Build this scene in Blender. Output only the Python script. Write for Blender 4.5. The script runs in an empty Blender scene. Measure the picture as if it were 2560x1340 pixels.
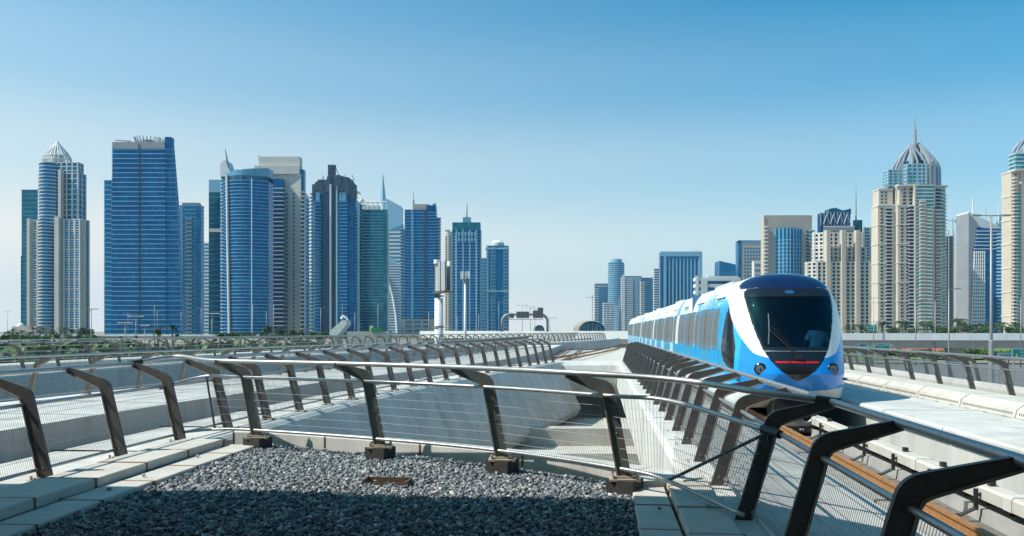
import bpy, math, random
import numpy as np
from mathutils import Vector, Matrix, Quaternion

sc = bpy.context.scene
random.seed(7); rng = np.random.default_rng(7)
R = math.radians

# ------------------------------------------------------------------ camera
F, CX, HY, EYE = 2000.0, 1280.0, 825.0, 1.9          # focal length and horizon of the photograph, eye height over the gravel
cam = bpy.data.cameras.new('camera'); cam_o = bpy.data.objects.new('camera', cam); sc.collection.objects.link(cam_o)
cam.sensor_width = 36.0; cam.lens = F / 2560 * 36; cam.shift_y = (HY - 670) / 2560
cam.clip_start = 0.1; cam.clip_end = 20000
cam_o.location = (0, 0, EYE); cam_o.rotation_euler = (R(90), 0, 0)
sc.camera = cam_o

# ------------------------------------------------------------------ sky, sun, exposure
SUN_EL, SUN_AZ = 50.0, -101.0                            # azimuth clockwise from +Y (the view direction): the sun stands at the left
w = bpy.data.worlds.new('World'); sc.world = w; w.use_nodes = True
nt = w.node_tree; nt.nodes.clear()
sky = nt.nodes.new('ShaderNodeTexSky'); sky.sky_type = 'NISHITA'; sky.sun_disc = False
sky.sun_elevation = R(SUN_EL); sky.sun_rotation = R(SUN_AZ)
sky.altitude = 0; sky.air_density = 1.0; sky.dust_density = 1.6; sky.ozone_density = 3.0
# the same sky everywhere: Nishita, graded towards azure, with a belt of pale dust that thins out upwards
grd = nt.nodes.new('ShaderNodeMix'); grd.data_type = 'RGBA'; grd.blend_type = 'MULTIPLY'; grd.inputs['Factor'].default_value = 1.0; grd.inputs['B'].default_value = (.16, 1.06, 1.20, 1)
tc = nt.nodes.new('ShaderNodeTexCoord'); sx_ = nt.nodes.new('ShaderNodeSeparateXYZ'); cr_ = nt.nodes.new('ShaderNodeValToRGB')
cr_.color_ramp.interpolation = 'EASE'
e_ = cr_.color_ramp.elements; e_[0].position = 0.0; e_[0].color = (.92, .92, .92, 1); e_[1].position = .46; e_[1].color = (0, 0, 0, 1)
for p_, v_ in ((.09, .74), (.19, .42), (.29, .17), (.38, .05)): q_ = e_.new(p_); q_.color = (v_, v_, v_, 1)
dst = nt.nodes.new('ShaderNodeMix'); dst.data_type = 'RGBA'; dst.inputs['B'].default_value = (6.9, 6.95, 6.5, 1)
bg = nt.nodes.new('ShaderNodeBackground'); bg.inputs['Strength'].default_value = 0.108
wo = nt.nodes.new('ShaderNodeOutputWorld')
nt.links.new(sky.outputs[0], grd.inputs['A']); nt.links.new(tc.outputs['Generated'], sx_.inputs[0]); nt.links.new(sx_.outputs['Z'], cr_.inputs['Fac'])
# dust scatters light forward: the belt is thicker on the sun's side
g1 = nt.nodes.new('ShaderNodeMath'); g1.operation = 'MULTIPLY_ADD'; g1.inputs[1].default_value = -.30; g1.inputs[2].default_value = 1.0
g2 = nt.nodes.new('ShaderNodeMath'); g2.operation = 'MULTIPLY_ADD'; g2.inputs[1].default_value = -.22; g2.inputs[2].default_value = .05
g3 = nt.nodes.new('ShaderNodeMath'); g3.operation = 'MULTIPLY_ADD'; g3.use_clamp = True
nt.links.new(sx_.outputs['X'], g1.inputs[0]); nt.links.new(sx_.outputs['X'], g2.inputs[0]); nt.links.new(cr_.outputs['Color'], g3.inputs[0]); nt.links.new(g1.outputs[0], g3.inputs[1]); nt.links.new(g2.outputs[0], g3.inputs[2])
nt.links.new(g3.outputs[0], dst.inputs['Factor']); nt.links.new(grd.outputs['Result'], dst.inputs['A']); nt.links.new(dst.outputs['Result'], bg.inputs['Color']); nt.links.new(bg.outputs[0], wo.inputs['Surface'])
sun = bpy.data.lights.new('sun', 'SUN'); sun.energy = 4.7; sun.angle = R(0.5); sun.color = (1.0, 0.95, 0.87)
sun_o = bpy.data.objects.new('sun', sun); sc.collection.objects.link(sun_o)
_d = Vector((math.sin(R(SUN_AZ)) * math.cos(R(SUN_EL)), math.cos(R(SUN_AZ)) * math.cos(R(SUN_EL)), math.sin(R(SUN_EL))))
sun_o.rotation_euler = _d.to_track_quat('Z', 'Y').to_euler(); sun_o.location = (-30, 0, 40)
sc.view_settings.view_transform = 'Standard'; sc.view_settings.look = 'None'
sc.view_settings.exposure = 0.34; sc.view_settings.gamma = 1.0
try: sc.view_settings.use_curve_mapping = False
except Exception: pass
sc.cycles.use_denoising = True
sc.cycles.max_bounces = 6; sc.cycles.diffuse_bounces = 3; sc.cycles.glossy_bounces = 3; sc.cycles.transparent_max_bounces = 12
sc.cycles.volume_bounces = 0; sc.cycles.caustics_reflective = False; sc.cycles.caustics_refractive = False

# ------------------------------------------------------------------ helpers
COL = sc.collection
def px(x, y, d):                                        # a picture point of the survey at distance d
    return ((x - CX) / F * d, d, EYE - (y - HY) / F * d)
def wx(x, d): return (x - CX) / F * d
def wz(y, d): return EYE - (y - HY) / F * d

class MB:
    def __init__(s): s.v = []; s.f = []; s.m = []
    def add(s, vs, fs, mi=0):
        b = len(s.v); s.v.extend(tuple(p) for p in vs)
        for q in fs: s.f.append(tuple(b + i for i in q)); s.m.append(mi)
        return s
    def box(s, c, d, rz=0.0, mi=0, M=None):
        hx, hy, hz = d[0] / 2, d[1] / 2, d[2] / 2
        ca, sa = math.cos(rz), math.sin(rz); vs = []
        for z in (-hz, hz):
            for x, y in ((-hx, -hy), (hx, -hy), (hx, hy), (-hx, hy)):
                p = Vector((x * ca - y * sa, x * sa + y * ca, z))
                if M is not None: p = M @ p
                vs.append((p.x + c[0], p.y + c[1], p.z + c[2]))
        return s.add(vs, [(3, 2, 1, 0), (4, 5, 6, 7), (0, 1, 5, 4), (1, 2, 6, 5), (2, 3, 7, 6), (3, 0, 4, 7)], mi)
    def prism(s, poly, z0, z1, mi=0, top=None):
        n = len(poly); t = top or poly
        vs = [(x, y, z0) for x, y in poly] + [(x, y, z1 if not callable(z1) else z1(x, y)) for x, y in t]
        fs = [tuple(range(n))[::-1], tuple(range(n, 2 * n))] + [(i, (i + 1) % n, n + (i + 1) % n, n + i) for i in range(n)]
        return s.add(vs, fs, mi)
    def xprism(s, poly, y0, y1, mi=0):                  # a polygon in x, z extruded along y
        n = len(poly)
        vs = [(x, y0, z) for x, z in poly] + [(x, y1, z) for x, z in poly]
        fs = [tuple(range(n)), tuple(range(n, 2 * n))[::-1]] + [((i + 1) % n, i, n + i, n + (i + 1) % n) for i in range(n)]
        return s.add(vs, fs, mi)
    def tube(s, pts, r, n=8, mi=0, caps=True):
        pts = [Vector(p) for p in pts]; rs = r if isinstance(r, (list, tuple)) else [r] * len(pts)
        base = len(s.v); up = Vector((0, 0, 1)); prev = None
        for i, p in enumerate(pts):
            t = (pts[min(i + 1, len(pts) - 1)] - pts[max(i - 1, 0)])
            t = t.normalized() if t.length > 1e-9 else Vector((0, 0, 1))
            a = prev if prev is not None else (up if abs(t.z) < .9 else Vector((1, 0, 0)))
            u = t.cross(a).normalized() if prev is None else (prev - t * prev.dot(t)).normalized()
            if prev is None: u = u
            prev = u; v = t.cross(u)
            for k in range(n):
                an = 2 * math.pi * k / n
                q = p + (u * math.cos(an) + v * math.sin(an)) * rs[i]
                s.v.append((q.x, q.y, q.z))
        for i in range(len(pts) - 1):
            for k in range(n):
                a, b = base + i * n + k, base + i * n + (k + 1) % n
                s.f.append((a, b, b + n, a + n)); s.m.append(mi)
        if caps:
            s.f.append(tuple(base + k for k in range(n))[::-1]); s.m.append(mi)
            e = base + (len(pts) - 1) * n
            s.f.append(tuple(e + k for k in range(n))); s.m.append(mi)
        return s
    def lathe(s, prof, c=(0, 0, 0), n=16, mi=0, a0=0, a1=2 * math.pi):
        base = len(s.v); full = abs(a1 - a0 - 2 * math.pi) < 1e-6; m = n if full else n + 1
        for r, z in prof:
            for k in range(m):
                an = a0 + (a1 - a0) * k / n
                s.v.append((c[0] + r * math.cos(an), c[1] + r * math.sin(an), c[2] + z))
        for i in range(len(prof) - 1):
            for k in range(n):
                a, b = base + i * m + k, base + i * m + (k + 1) % m
                s.f.append((a, b, b + m, a + m)); s.m.append(mi)
        return s
    def mesh(s, name, mats, smooth=False, origin=None):
        me = bpy.data.meshes.new(name); v = s.v
        if origin is not None: v = [(a - origin[0], b - origin[1], c - origin[2]) for a, b, c in v]
        me.from_pydata(v, [], s.f)
        for m in (mats if isinstance(mats, (list, tuple)) else [mats]): me.materials.append(m)
        if isinstance(mats, (list, tuple)) and len(mats) > 1: me.polygons.foreach_set('material_index', s.m)
        if smooth: me.polygons.foreach_set('use_smooth', [True] * len(me.polygons))
        me.update(); return me
    def build(s, name, mats, parent=None, smooth=False, world=False):
        o = None
        if parent is not None and world: o = parent.location
        return inst(s.mesh(name, mats, smooth, o), name, (0, 0, 0), 0, parent)

def inst(me, name, loc=(0, 0, 0), rz=0, parent=None, scale=None):
    o = bpy.data.objects.new(name, me); COL.objects.link(o); o.location = loc
    if rz: o.rotation_euler = (0, 0, rz)
    if scale: o.scale = scale
    if parent is not None: o.parent = parent
    return o
def tag(o, label, cat, group=None):
    o['label'] = label; o['category'] = cat
    if group: o['group'] = group
    return o
def thing(name, label, cat, loc=(0, 0, 0), rz=0, group=None):
    o = bpy.data.objects.new(name, None); COL.objects.link(o); o.location = loc; o.rotation_euler = (0, 0, rz)
    o.empty_display_size = .3
    return tag(o, label, cat, group)
def structure(o): o['kind'] = 'structure'; return o
def stuff(o, label=None, cat=None):
    o['kind'] = 'stuff'
    if label: tag(o, label, cat)
    return o

# ------------------------------------------------------------------ materials
MATS = {}
def mat(name, col, rough=.6, metal=0, spec=.5, noise=0, nscale=3, bump=0, bscale=20, emit=None, dirt=None, streak=False, coat=0):
    if name in MATS: return MATS[name]
    m = bpy.data.materials.new(name); m.use_nodes = True; t = m.node_tree; b = t.nodes['Principled BSDF']
    b.inputs['Base Color'].default_value = (*col, 1); b.inputs['Roughness'].default_value = rough
    b.inputs['Metallic'].default_value = metal; b.inputs['Specular IOR Level'].default_value = spec
    if coat: b.inputs['Coat Weight'].default_value = coat; b.inputs['Coat Roughness'].default_value = .08
    if emit: b.inputs['Emission Color'].default_value = (*emit[:3], 1); b.inputs['Emission Strength'].default_value = emit[3]
    co = None
    if noise or bump or dirt:
        co = t.nodes.new('ShaderNodeTexCoord'); geo = t.nodes.new('ShaderNodeNewGeometry')
    if noise:
        mp = t.nodes.new('ShaderNodeMapping'); mp.inputs['Scale'].default_value = (1, 1, .12 if streak else 1)
        t.links.new(geo.outputs['Position'], mp.inputs['Vector'])
        n = t.nodes.new('ShaderNodeTexNoise'); n.inputs['Scale'].default_value = nscale; n.inputs['Detail'].default_value = 6; n.inputs['Roughness'].default_value = .65
        t.links.new(mp.outputs[0], n.inputs['Vector'])
        r = t.nodes.new('ShaderNodeMapRange'); r.inputs['From Min'].default_value = .3; r.inputs['From Max'].default_value = .7
        r.inputs['To Min'].default_value = 1 - noise; r.inputs['To Max'].default_value = 1 + noise * .6
        t.links.new(n.outputs['Fac'], r.inputs['Value'])
        mx = t.nodes.new('ShaderNodeVectorMath'); mx.operation = 'SCALE'; mx.inputs[0].default_value = col
        t.links.new(r.outputs[0], mx.inputs['Scale'])
        last = mx.outputs[0]
        if dirt:
            n2 = t.nodes.new('ShaderNodeTexNoise'); n2.inputs['Scale'].default_value = dirt[3]; n2.inputs['Detail'].default_value = 8; n2.inputs['Roughness'].default_value = .7
            t.links.new(mp.outputs[0], n2.inputs['Vector'])
            r2 = t.nodes.new('ShaderNodeMapRange'); r2.inputs['From Min'].default_value = .52; r2.inputs['From Max'].default_value = .75; r2.inputs['To Max'].default_value = dirt[4]
            t.links.new(n2.outputs['Fac'], r2.inputs['Value'])
            mm = t.nodes.new('ShaderNodeMix'); mm.data_type = 'RGBA'; mm.inputs['B'].default_value = (*dirt[:3], 1)
            t.links.new(r2.outputs[0], mm.inputs['Factor']); t.links.new(last, mm.inputs['A']); last = mm.outputs['Result']
        t.links.new(last, b.inputs['Base Color'])
    if bump:
        nb = t.nodes.new('ShaderNodeTexNoise'); nb.inputs['Scale'].default_value = bscale; nb.inputs['Detail'].default_value = 5
        t.links.new(geo.outputs['Position'], nb.inputs['Vector'])
        bm = t.nodes.new('ShaderNodeBump'); bm.inputs['Strength'].default_value = bump; bm.inputs['Distance'].default_value = .02
        t.links.new(nb.outputs['Fac'], bm.inputs['Height']); t.links.new(bm.outputs[0], b.inputs['Normal'])
    MATS[name] = m; return m

def glass_mat(name, col, col2, cell=(3.0, 3.5), rough=.12, metal=.55, amount=.5):
    """Curtain-wall glass: panes that differ a little from one another (blinds, coating)."""
    if name in MATS: return MATS[name]
    m = bpy.data.materials.new(name); m.use_nodes = True; t = m.node_tree; b = t.nodes['Principled BSDF']
    geo = t.nodes.new('ShaderNodeNewGeometry')
    sn = t.nodes.new('ShaderNodeVectorMath'); sn.operation = 'SNAP'; sn.inputs[1].default_value = (cell[0], cell[0], cell[1])
    wn = t.nodes.new('ShaderNodeTexWhiteNoise'); wn.noise_dimensions = '3D'
    t.links.new(geo.outputs['Position'], sn.inputs[0]); t.links.new(sn.outputs[0], wn.inputs['Vector'])
    pw = t.nodes.new('ShaderNodeMath'); pw.operation = 'POWER'; pw.inputs[1].default_value = 2.2
    t.links.new(wn.outputs['Value'], pw.inputs[0])
    ml = t.nodes.new('ShaderNodeMath'); ml.operation = 'MULTIPLY'; ml.inputs[1].default_value = amount
    t.links.new(pw.outputs[0], ml.inputs[0])
    mx = t.nodes.new('ShaderNodeMix'); mx.data_type = 'RGBA'; mx.inputs['A'].default_value = (*col, 1); mx.inputs['B'].default_value = (*col2, 1)
    t.links.new(ml.outputs[0], mx.inputs['Factor']); t.links.new(mx.outputs['Result'], b.inputs['Base Color'])
    b.inputs['Roughness'].default_value = rough; b.inputs['Metallic'].default_value = metal; b.inputs['Specular IOR Level'].default_value = .15
    MATS[name] = m; return m

M_conc = mat('concrete', (.50, .475, .425), .85, noise=.16, nscale=1.2, bump=.25, bscale=30, dirt=(.30, .27, .23, .9, .55))
M_concw = mat('white_concrete', (.56, .545, .505), .8, noise=.20, nscale=.9, bump=.25, bscale=25, dirt=(.28, .25, .20, 1.1, .75), streak=True)
M_slab = mat('precast_slab', (.53, .50, .44), .85, noise=.12, nscale=2.5, bump=.3, bscale=60, dirt=(.36, .31, .24, 3, .5))
M_floor = mat('trough_concrete', (.36, .35, .325), .9, noise=.25, nscale=1.5, bump=.3, bscale=25, dirt=(.16, .13, .10, 1.2, .7))
M_bed = mat('track_bed', (.17, .16, .145), .95, noise=.35, nscale=2, bump=.4, bscale=30, dirt=(.07, .055, .045, 2.5, .8))
M_steel = mat('galvanised_steel', (.42, .42, .41), .42, metal=.75, noise=.15, nscale=8)
M_wire = mat('wire', (.34, .34, .33), .45, metal=.6)
M_post = mat('dark_painted_steel', (.085, .079, .074), .42, spec=.5, noise=.35, nscale=6, dirt=(.11, .085, .06, 5, .6))
M_postf = mat('grey_green_post', (.15, .16, .148), .45, noise=.3, nscale=6, dirt=(.16, .12, .08, 5, .5))
M_flange = mat('dusty_lit_flange', (.24, .21, .17), .6, noise=.4, nscale=9)  # dusty steel, paled further in colour to draw the posts' lit inner edge
M_plate = mat('dusty_plate', (.42, .36, .28), .8, noise=.3, nscale=14, dirt=(.2, .11, .05, 9, .7))
M_block = mat('black_block', (.035, .03, .028), .7, noise=.4, nscale=12)
M_rust = mat('rust', (.20, .105, .05), .85, noise=.35, nscale=20)
M_rail = mat('rusty_rail', (.36, .17, .06), .6, metal=.1, noise=.3, nscale=12)
M_green = mat('green_clip', (.05, .20, .07), .6)
M_blackm = mat('black_metal', (.02, .02, .02), .5)
M_dark = mat('dark_gap', (.01, .01, .01), .9)

# ------------------------------------------------------------------ paths
class Path:
    def __init__(s, pts, step=.25):
        P = np.array(pts, float); u = np.r_[0, np.cumsum(np.hypot(*np.diff(P, axis=0).T))]
        n = len(u); A = np.zeros((n, n)); A[0, 0] = A[-1, -1] = 1; h = np.diff(u); B = np.zeros((n, 2))
        for i in range(1, n - 1):
            A[i, i - 1], A[i, i], A[i, i + 1] = h[i - 1], 2 * (h[i - 1] + h[i]), h[i]
            B[i] = 6 * ((P[i + 1] - P[i]) / h[i] - (P[i] - P[i - 1]) / h[i - 1])
        m = np.linalg.solve(A, B); q = np.arange(0, u[-1] + step / 2, step); out = []
        for x in q:
            i = min(max(np.searchsorted(u, x) - 1, 0), n - 2); a = u[i + 1] - x; b = x - u[i]
            out.append(m[i] * a ** 3 / (6 * h[i]) + m[i + 1] * b ** 3 / (6 * h[i]) + (P[i] / h[i] - m[i] * h[i] / 6) * a + (P[i + 1] / h[i] - m[i + 1] * h[i] / 6) * b)
        s.p = np.array(out); s.s = np.r_[0, np.cumsum(np.hypot(*np.diff(s.p, axis=0).T))]; s.len = s.s[-1]
        t = np.gradient(s.p, axis=0); s.t = t / np.hypot(t[:, 0], t[:, 1])[:, None]
    def at(s, d, o=0.0):
        x = np.interp(d, s.s, s.p[:, 0]); y = np.interp(d, s.s, s.p[:, 1]); a = np.interp(d, s.s, s.t[:, 0]); b = np.interp(d, s.s, s.t[:, 1])
        return float(x + o * b), float(y - o * a)
    def ang(s, d):                                       # heading: angle of the right-hand normal from +X
        a = np.interp(d, s.s, s.t[:, 0]); b = np.interp(d, s.s, s.t[:, 1]); return math.atan2(-a, b)
    def sy(s, y): return float(np.interp(y, s.p[:, 1], s.s))
def zf(y):                                               # the line dips under the flyover far ahead
    t = min(max((y - 105) / 90, 0), 1); return -5.0 * t * t * (3 - 2 * t)
def sweep(path, s0, s1, prof, step=2.0, mb=None, mi=0, closed=True, zfun=zf, caps=True):
    mb = mb or MB(); n = max(int((s1 - s0) / step), 1); k = len(prof); base = len(mb.v)
    for i in range(n + 1):
        d = s0 + (s1 - s0) * i / n
        for o, z in prof:
            x, y = path.at(d, o); mb.v.append((x, y, z + zfun(y)))
    for i in range(n):
        for j in range(k if closed else k - 1):
            a, b = base + i * k + j, base + i * k + (j + 1) % k
            mb.f.append((a, b, b + k, a + k)); mb.m.append(mi)
    if closed and caps:
        mb.f.append(tuple(base + j for j in range(k))[::-1]); mb.m.append(mi)
        mb.f.append(tuple(base + n * k + j for j in range(k))); mb.m.append(mi)
    return mb

LC = Path([(-9.35, -6), (-9.3, 0), (-9.2, 6), (-9.0, 10), (-8.5, 15), (-7.8, 20), (-6.85, 25), (-5.6, 30), (-4.2, 35), (-2.7, 40), (-1.1, 45.5), (.65, 52), (2.7, 62), (4.2, 72), (6, 86), (9, 113), (12, 140), (16.4, 180), (22, 230)])
RCX = lambda y: 4.60 + .11 * y
RC = Path([(RCX(y), y) for y in (-8, 20, 60, 120, 230)])
# the second viaduct at the left
BC = Path([(-27, 0), (-25.5, 20), (-24.2, 37), (-21, 55), (-14, 78), (-6, 100), (2, 120), (9, 140), (16, 165), (21, 190)])

# ------------------------------------------------------------------ the viaducts
FL, FLR = -.85, -.55
yl = LC.sy
structure(sweep(LC, 0, LC.len, [(-1.8, FL), (1.8, FL), (1.8, FL - .3), (-1.8, FL - .3)]).build('viaduct_trough_floor', M_floor))
structure(sweep(LC, 0, yl(46.4), [(1.75, .0), (1.85, .05), (3.62, .07), (3.74, .0), (3.78, -.1), (4.92, -2.5), (4.7, -2.9), (1.75, -2.9)], 1.0).build('viaduct_parapet', M_concw))
structure(sweep(LC, 0, LC.len, [(-6.8, -.7), (-6.7, -.2), (-6.55, -.1), (-1.75, -.1), (-1.75, -1.95), (-4, -1.95)], 1.5).build('viaduct_parapet', M_concw))
structure(sweep(RC, 0, RC.len, [(-1.1, FLR), (1.6, FLR), (1.6, FLR - .3), (-1.1, FLR - .3)]).build('viaduct_trough_floor', M_bed))
structure(sweep(RC, 0, RC.sy(47.2), [(-3.62, -1.3), (-3.56, .0), (-3.48, .08), (-2.95, .08), (-2.9, .03), (-1.05, -.33), (-1.0, -1.6), (-3.0, -1.6)], 1.0).build('viaduct_parapet', M_concw))
structure(sweep(RC, 0, RC.len, [(1.63, -1.6), (1.63, .03), (3.43, .03), (3.43, .11), (5.9, .11), (6.0, -.1), (6.0, -.4), (3.9, -1.6)], 3).build('viaduct_parapet', M_concw))
# the bay between the two tracks beyond the opening
mb = MB(); ys = np.r_[46.4, 50, 55, 60, 70, 80, 95, 110, 130, 160, 200, 222]
for i, y in enumerate(ys):
    a = LC.at(yl(y), 1.7); b = RC.at(RC.sy(y), -1.0); mb.v += [(a[0], a[1], FL - .004 + zf(y)), (b[0], b[1], FLR - .004 + zf(y))]
for i in range(len(ys) - 1): mb.add([], []); mb.f.append((2 * i, 2 * i + 1, 2 * i + 3, 2 * i + 2)); mb.m.append(0)
structure(mb.build('viaduct_deck', M_conc))
# rounded end of the opening
a = LC.at(yl(46.0), 3.0); b = RC.at(RC.sy(46.6), -3.0)
mb = MB(); pr = [(46.0, .06), (45.6, .02), (45.35, -.12), (45.2, -.5), (45.3, -1.1), (45.6, -1.7), (46.4, -1.95), (48, -1.95), (48, .06)]
n = len(pr)
for X in (a[0] - .4, b[0] + .4):
    for y, z in pr: mb.v.append((X, y + (.0 if X < 4 else .4), z))
for j in range(n): mb.f.append((j, (j + 1) % n, n + (j + 1) % n, n + j)); mb.m.append(0)
mb.f.append(tuple(range(n))); mb.m.append(0); mb.f.append(tuple(range(n, 2 * n))[::-1]); mb.m.append(0)
structure(mb.build('viaduct_end_wall', M_concw))
# second viaduct
structure(sweep(BC, 0, BC.len, [(4.6, -1.5), (4.5, .0), (4.3, .08), (2.1, .08), (2.0, -.9), (-2.0, -.9), (-2.1, .08), (-4.3, .08), (-4.5, 0), (-4.6, -1.5), (-2.5, -2.2), (2.5, -2.2)], 2.5, zfun=lambda y: 0).build('viaduct_deck', M_concw))

# precast slabs on the right-hand trough wall, one by one
tr = thing('cable_walkway', 'pale precast concrete walkway slabs along the trough wall beside the train', 'walkway', (RCX(12) + 2.5, 12, .19))
mb = MB(); L = 2.96
mb.add([(1.47, -L / 2, -.15), (3.43, -L / 2, -.15), (3.43, L / 2, -.15), (1.47, L / 2, -.15), (1.47, -L / 2, -.035), (1.52, -L / 2, 0), (3.43, -L / 2, 0), (3.43, L / 2, 0), (1.52, L / 2, 0), (1.47, L / 2, -.035)],
       [(3, 2, 1, 0), (0, 1, 6, 5, 4), (2, 3, 9, 8, 7), (5, 6, 7, 8), (4, 5, 8, 9), (0, 4, 9, 3), (1, 2, 7, 6)])
sm = mb.mesh('slab', M_concw)
for i in range(36):
    d = 6 + 3.0 * i; x, y = RC.at(d)
    inst(sm, 'slab', (x - tr.location.x, y - tr.location.y, random.uniform(-.004, .004) + zf(y)), RC.ang(d), tr)
# perforated cable-duct covers
tr = thing('cable_duct', 'white cable duct with slotted sloping covers beside the concrete walkway slabs', 'cable duct', (RCX(12) + 3.9, 12, .2))
L = 2.36; mb = MB()
prof = [(3.41, .195), (3.45, .357), (3.62, .477), (4.24, .494), (4.33, .443), (4.33, .115)]
mb.add([(x, -L / 2, z) for x, z in prof] + [(x, L / 2, z) for x, z in prof], [tuple(range(6)), tuple(range(6, 12))[::-1]] + [((i + 1) % 6, i, 6 + i, 6 + (i + 1) % 6) for i in range(6)])
cm = mb.mesh('cover', M_slab)
mb = MB()
for k in range(30): mb.box((3.428, -L / 2 + .12 + k * .073, .275), (.02, .022, .045))
for k in (-.8, 0, .8): mb.box((3.42, k, .193), (.09, .14, .02))
pm = mb.mesh('slot', mat('slot_shadow', (.22, .21, .19), .9))
for i in range(46):
    d = 6 + 2.4 * i; x, y = RC.at(d)
    o = inst(cm, 'cover', (x - tr.location.x, y - tr.location.y, zf(y) - .2), RC.ang(d), tr)
    if i < 14: q = inst(pm, 'slots_strip', (0, 0, 0), 0, o); q['kind'] = 'stuff'

# joints across the parapet tops, drain spouts' stains aside
DECKS = [o for o in sc.objects if o.get('kind') == 'structure' and o.name.startswith(('viaduct_parapet', 'viaduct_deck'))]; DECKS = {o.name: o for o in DECKS}
for dk, path, o0, o1, z, s0, s1, st in (('viaduct_parapet', LC, 1.76, 3.6, .075, 6, yl(46), 3.1), ('viaduct_parapet.001', LC, -6.5, -1.76, -.096, 6, yl(90), 3.1), ('viaduct_parapet.002', RC, -3.44, -2.97, .084, 4, RC.sy(46), 3.4), ('viaduct_parapet.003', RC, 4.4, 5.85, .114, 4, 70, 3.4), ('viaduct_deck.001', BC, 2.15, 4.25, .084, 10, 110, 4.0)):
    s = s0
    while s < s1:
        mb = sweep(path, s, s + .025, [(o0, z - .02), (o0, z), (o1, z), (o1, z - .02)][::-1], .1, zfun=(zf if path is not BC else (lambda y: 0))); jo = mb.build('expansion_joint', M_dark, DECKS[dk]); s += st
HAZE = .00007
# ------------------------------------------------------------------ tracks
RAILP = [(-.065, 0), (.065, 0), (.065, .012), (.012, .03), (.010, .105), (.034, .118), (.034, .15), (-.034, .15), (-.034, .118), (-.010, .105), (-.012, .03), (-.065, .012)]
RT, RTR = -.55, -.20
mb = MB(); mb.box((0, 0, -.02), (.30, .17, .04)); clip_base = mb.mesh('base_plate', M_rust)
mb = MB()
mb.tube([(.035 * math.cos(a), .035 * math.sin(a), .02 + .02 * math.sin(a * .5)) for a in np.linspace(0, 2 * math.pi, 9)], .013, 5)
clip_coil = mb.mesh('spring_clip', M_green)
mb = MB()
mb.lathe([(0, .05), (.022, .05), (.022, 0)], (0, 0, 0), 6)
clip_bolt = mb.mesh('bolt', M_blackm)
def track(path, s0, s1, label, clips=None, zoff=0, zfun=zf, plinth=True, RT=RT, FL=FL, g=.75, rs=1.0):
    d = (s0 + s1) / 2; x, y = path.at(s0); t = thing('railway_track', label, 'railway track', (x, y, RT - .3))
    for o in (-g, g):
        sweep(path, s0, s1, [(o + a * rs, RT - .15 * rs + b * rs + zoff) for a, b in RAILP], 1.5, zfun=zfun).build('rail', M_rail, t, world=True)
    if plinth:
        n = int((s1 - s0) / 4.2)
        for o in (-g, g):
            for i in range(n):
                a = s0 + i * 4.2
                if a > 60: break
                sweep(path, a + .06, a + 4.14, [(o - .32, FL), (o + .32, FL), (o + .30, RT - .19), (o - .30, RT - .19)], 2.1, zfun=zfun).build('plinth', M_floor, t, world=True)
    if clips:
        s = clips[0]
        while s < clips[1]:
            for o in (-g, g):
                x, y = path.at(s, o); b = inst(clip_base, 'rail_fastener', (x - t.location.x, y - t.location.y, RT - .152 - t.location.z + zfun(y)), path.ang(s), t)
                
                for q_ in (-1, 1): inst(clip_coil, 'spring_clip', (q_ * .10, 0, 0), 0, b); inst(clip_bolt, 'bolt', (q_ * .125, 0, 0), 0, b)
            s += .62
    return t
track(RC, 2, RC.len, 'rusty rails on concrete plinths under the blue train', clips=(10, 31), RT=RTR, FL=FLR, g=.58, rs=1.05)
track(LC, 2, LC.len, 'curving rails in the concrete trough beyond the slab covered kerb')
XC = Path([(3.6, 66), (6.2, 76), (10.2, 92), (13.6, 108), (16.9, 132), (20, 160)])
track(XC, 0, XC.len, 'short crossover rails running between the two main tracks', plinth=False, RT=-.45)
track(BC, 2, BC.len, 'rails on the second viaduct beyond the double railings', zoff=-.04, zfun=lambda y: 0, plinth=False)

# third rail with cover and brackets
t = thing('third_rail', 'pale boxed power rail on dark brackets between the rusty rails', 'power rail', (RCX(10) + .4, 10, FLR))
for i in range(34):
    s = 6 + i * 2.9; p = [(.26, -.26), (.26, -.12), (.29, -.088), (.48, -.088), (.51, -.12), (.51, -.26)]
    sweep(RC, s + .008, s + 2.88, p, 1.45).build('cover', M_slab, t, world=True)
    if i < 14:
        sweep(RC, s - .03, s + .16, [(o + (.012 if o > .4 else -.012), z + (.012 if z > -.2 else 0)) for o, z in p], 1).build('sleeve', M_concw, t, world=True)
        for e in (.75, 2.2):
            x, y = RC.at(s + e)
            mb = MB(); mb.box((.20, 0, -.26), (.045, .045, .27)); mb.tube([(.20, 0, -.37), (.0, 0, -.47), (-.25, 0, -.49)], .026, 4); mb.box((.39, 0, -.06), (.07, .09, .08)); mb.box((.25, 0, -.2), (.13, .035, .035))
            q = inst(mb.mesh('bracket', M_blackm), 'bracket', (x - t.location.x, y - t.location.y, -t.location.z), RC.ang(s + e), t)
# signalling cables and loose pipes beside the track
for k, (o, r, lab) in enumerate(((-.15, .03, 'black signalling cable along the trough floor between the rusty rails'), (1.3, .045, 'grey drain pipe along the foot of the trough wall'))):
    mb = MB(); mb.tube([(*RC.at(s, o + .03 * math.sin(s * .9 + k)), FLR + r + zf(RC.at(s)[1])) for s in np.arange(6, 60, 1.0)], r, 6)
    tag(mb.build('cable' if k == 0 else 'drain_pipe', M_blackm if k == 0 else M_steel), lab, 'cable' if k == 0 else 'pipe')
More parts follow.
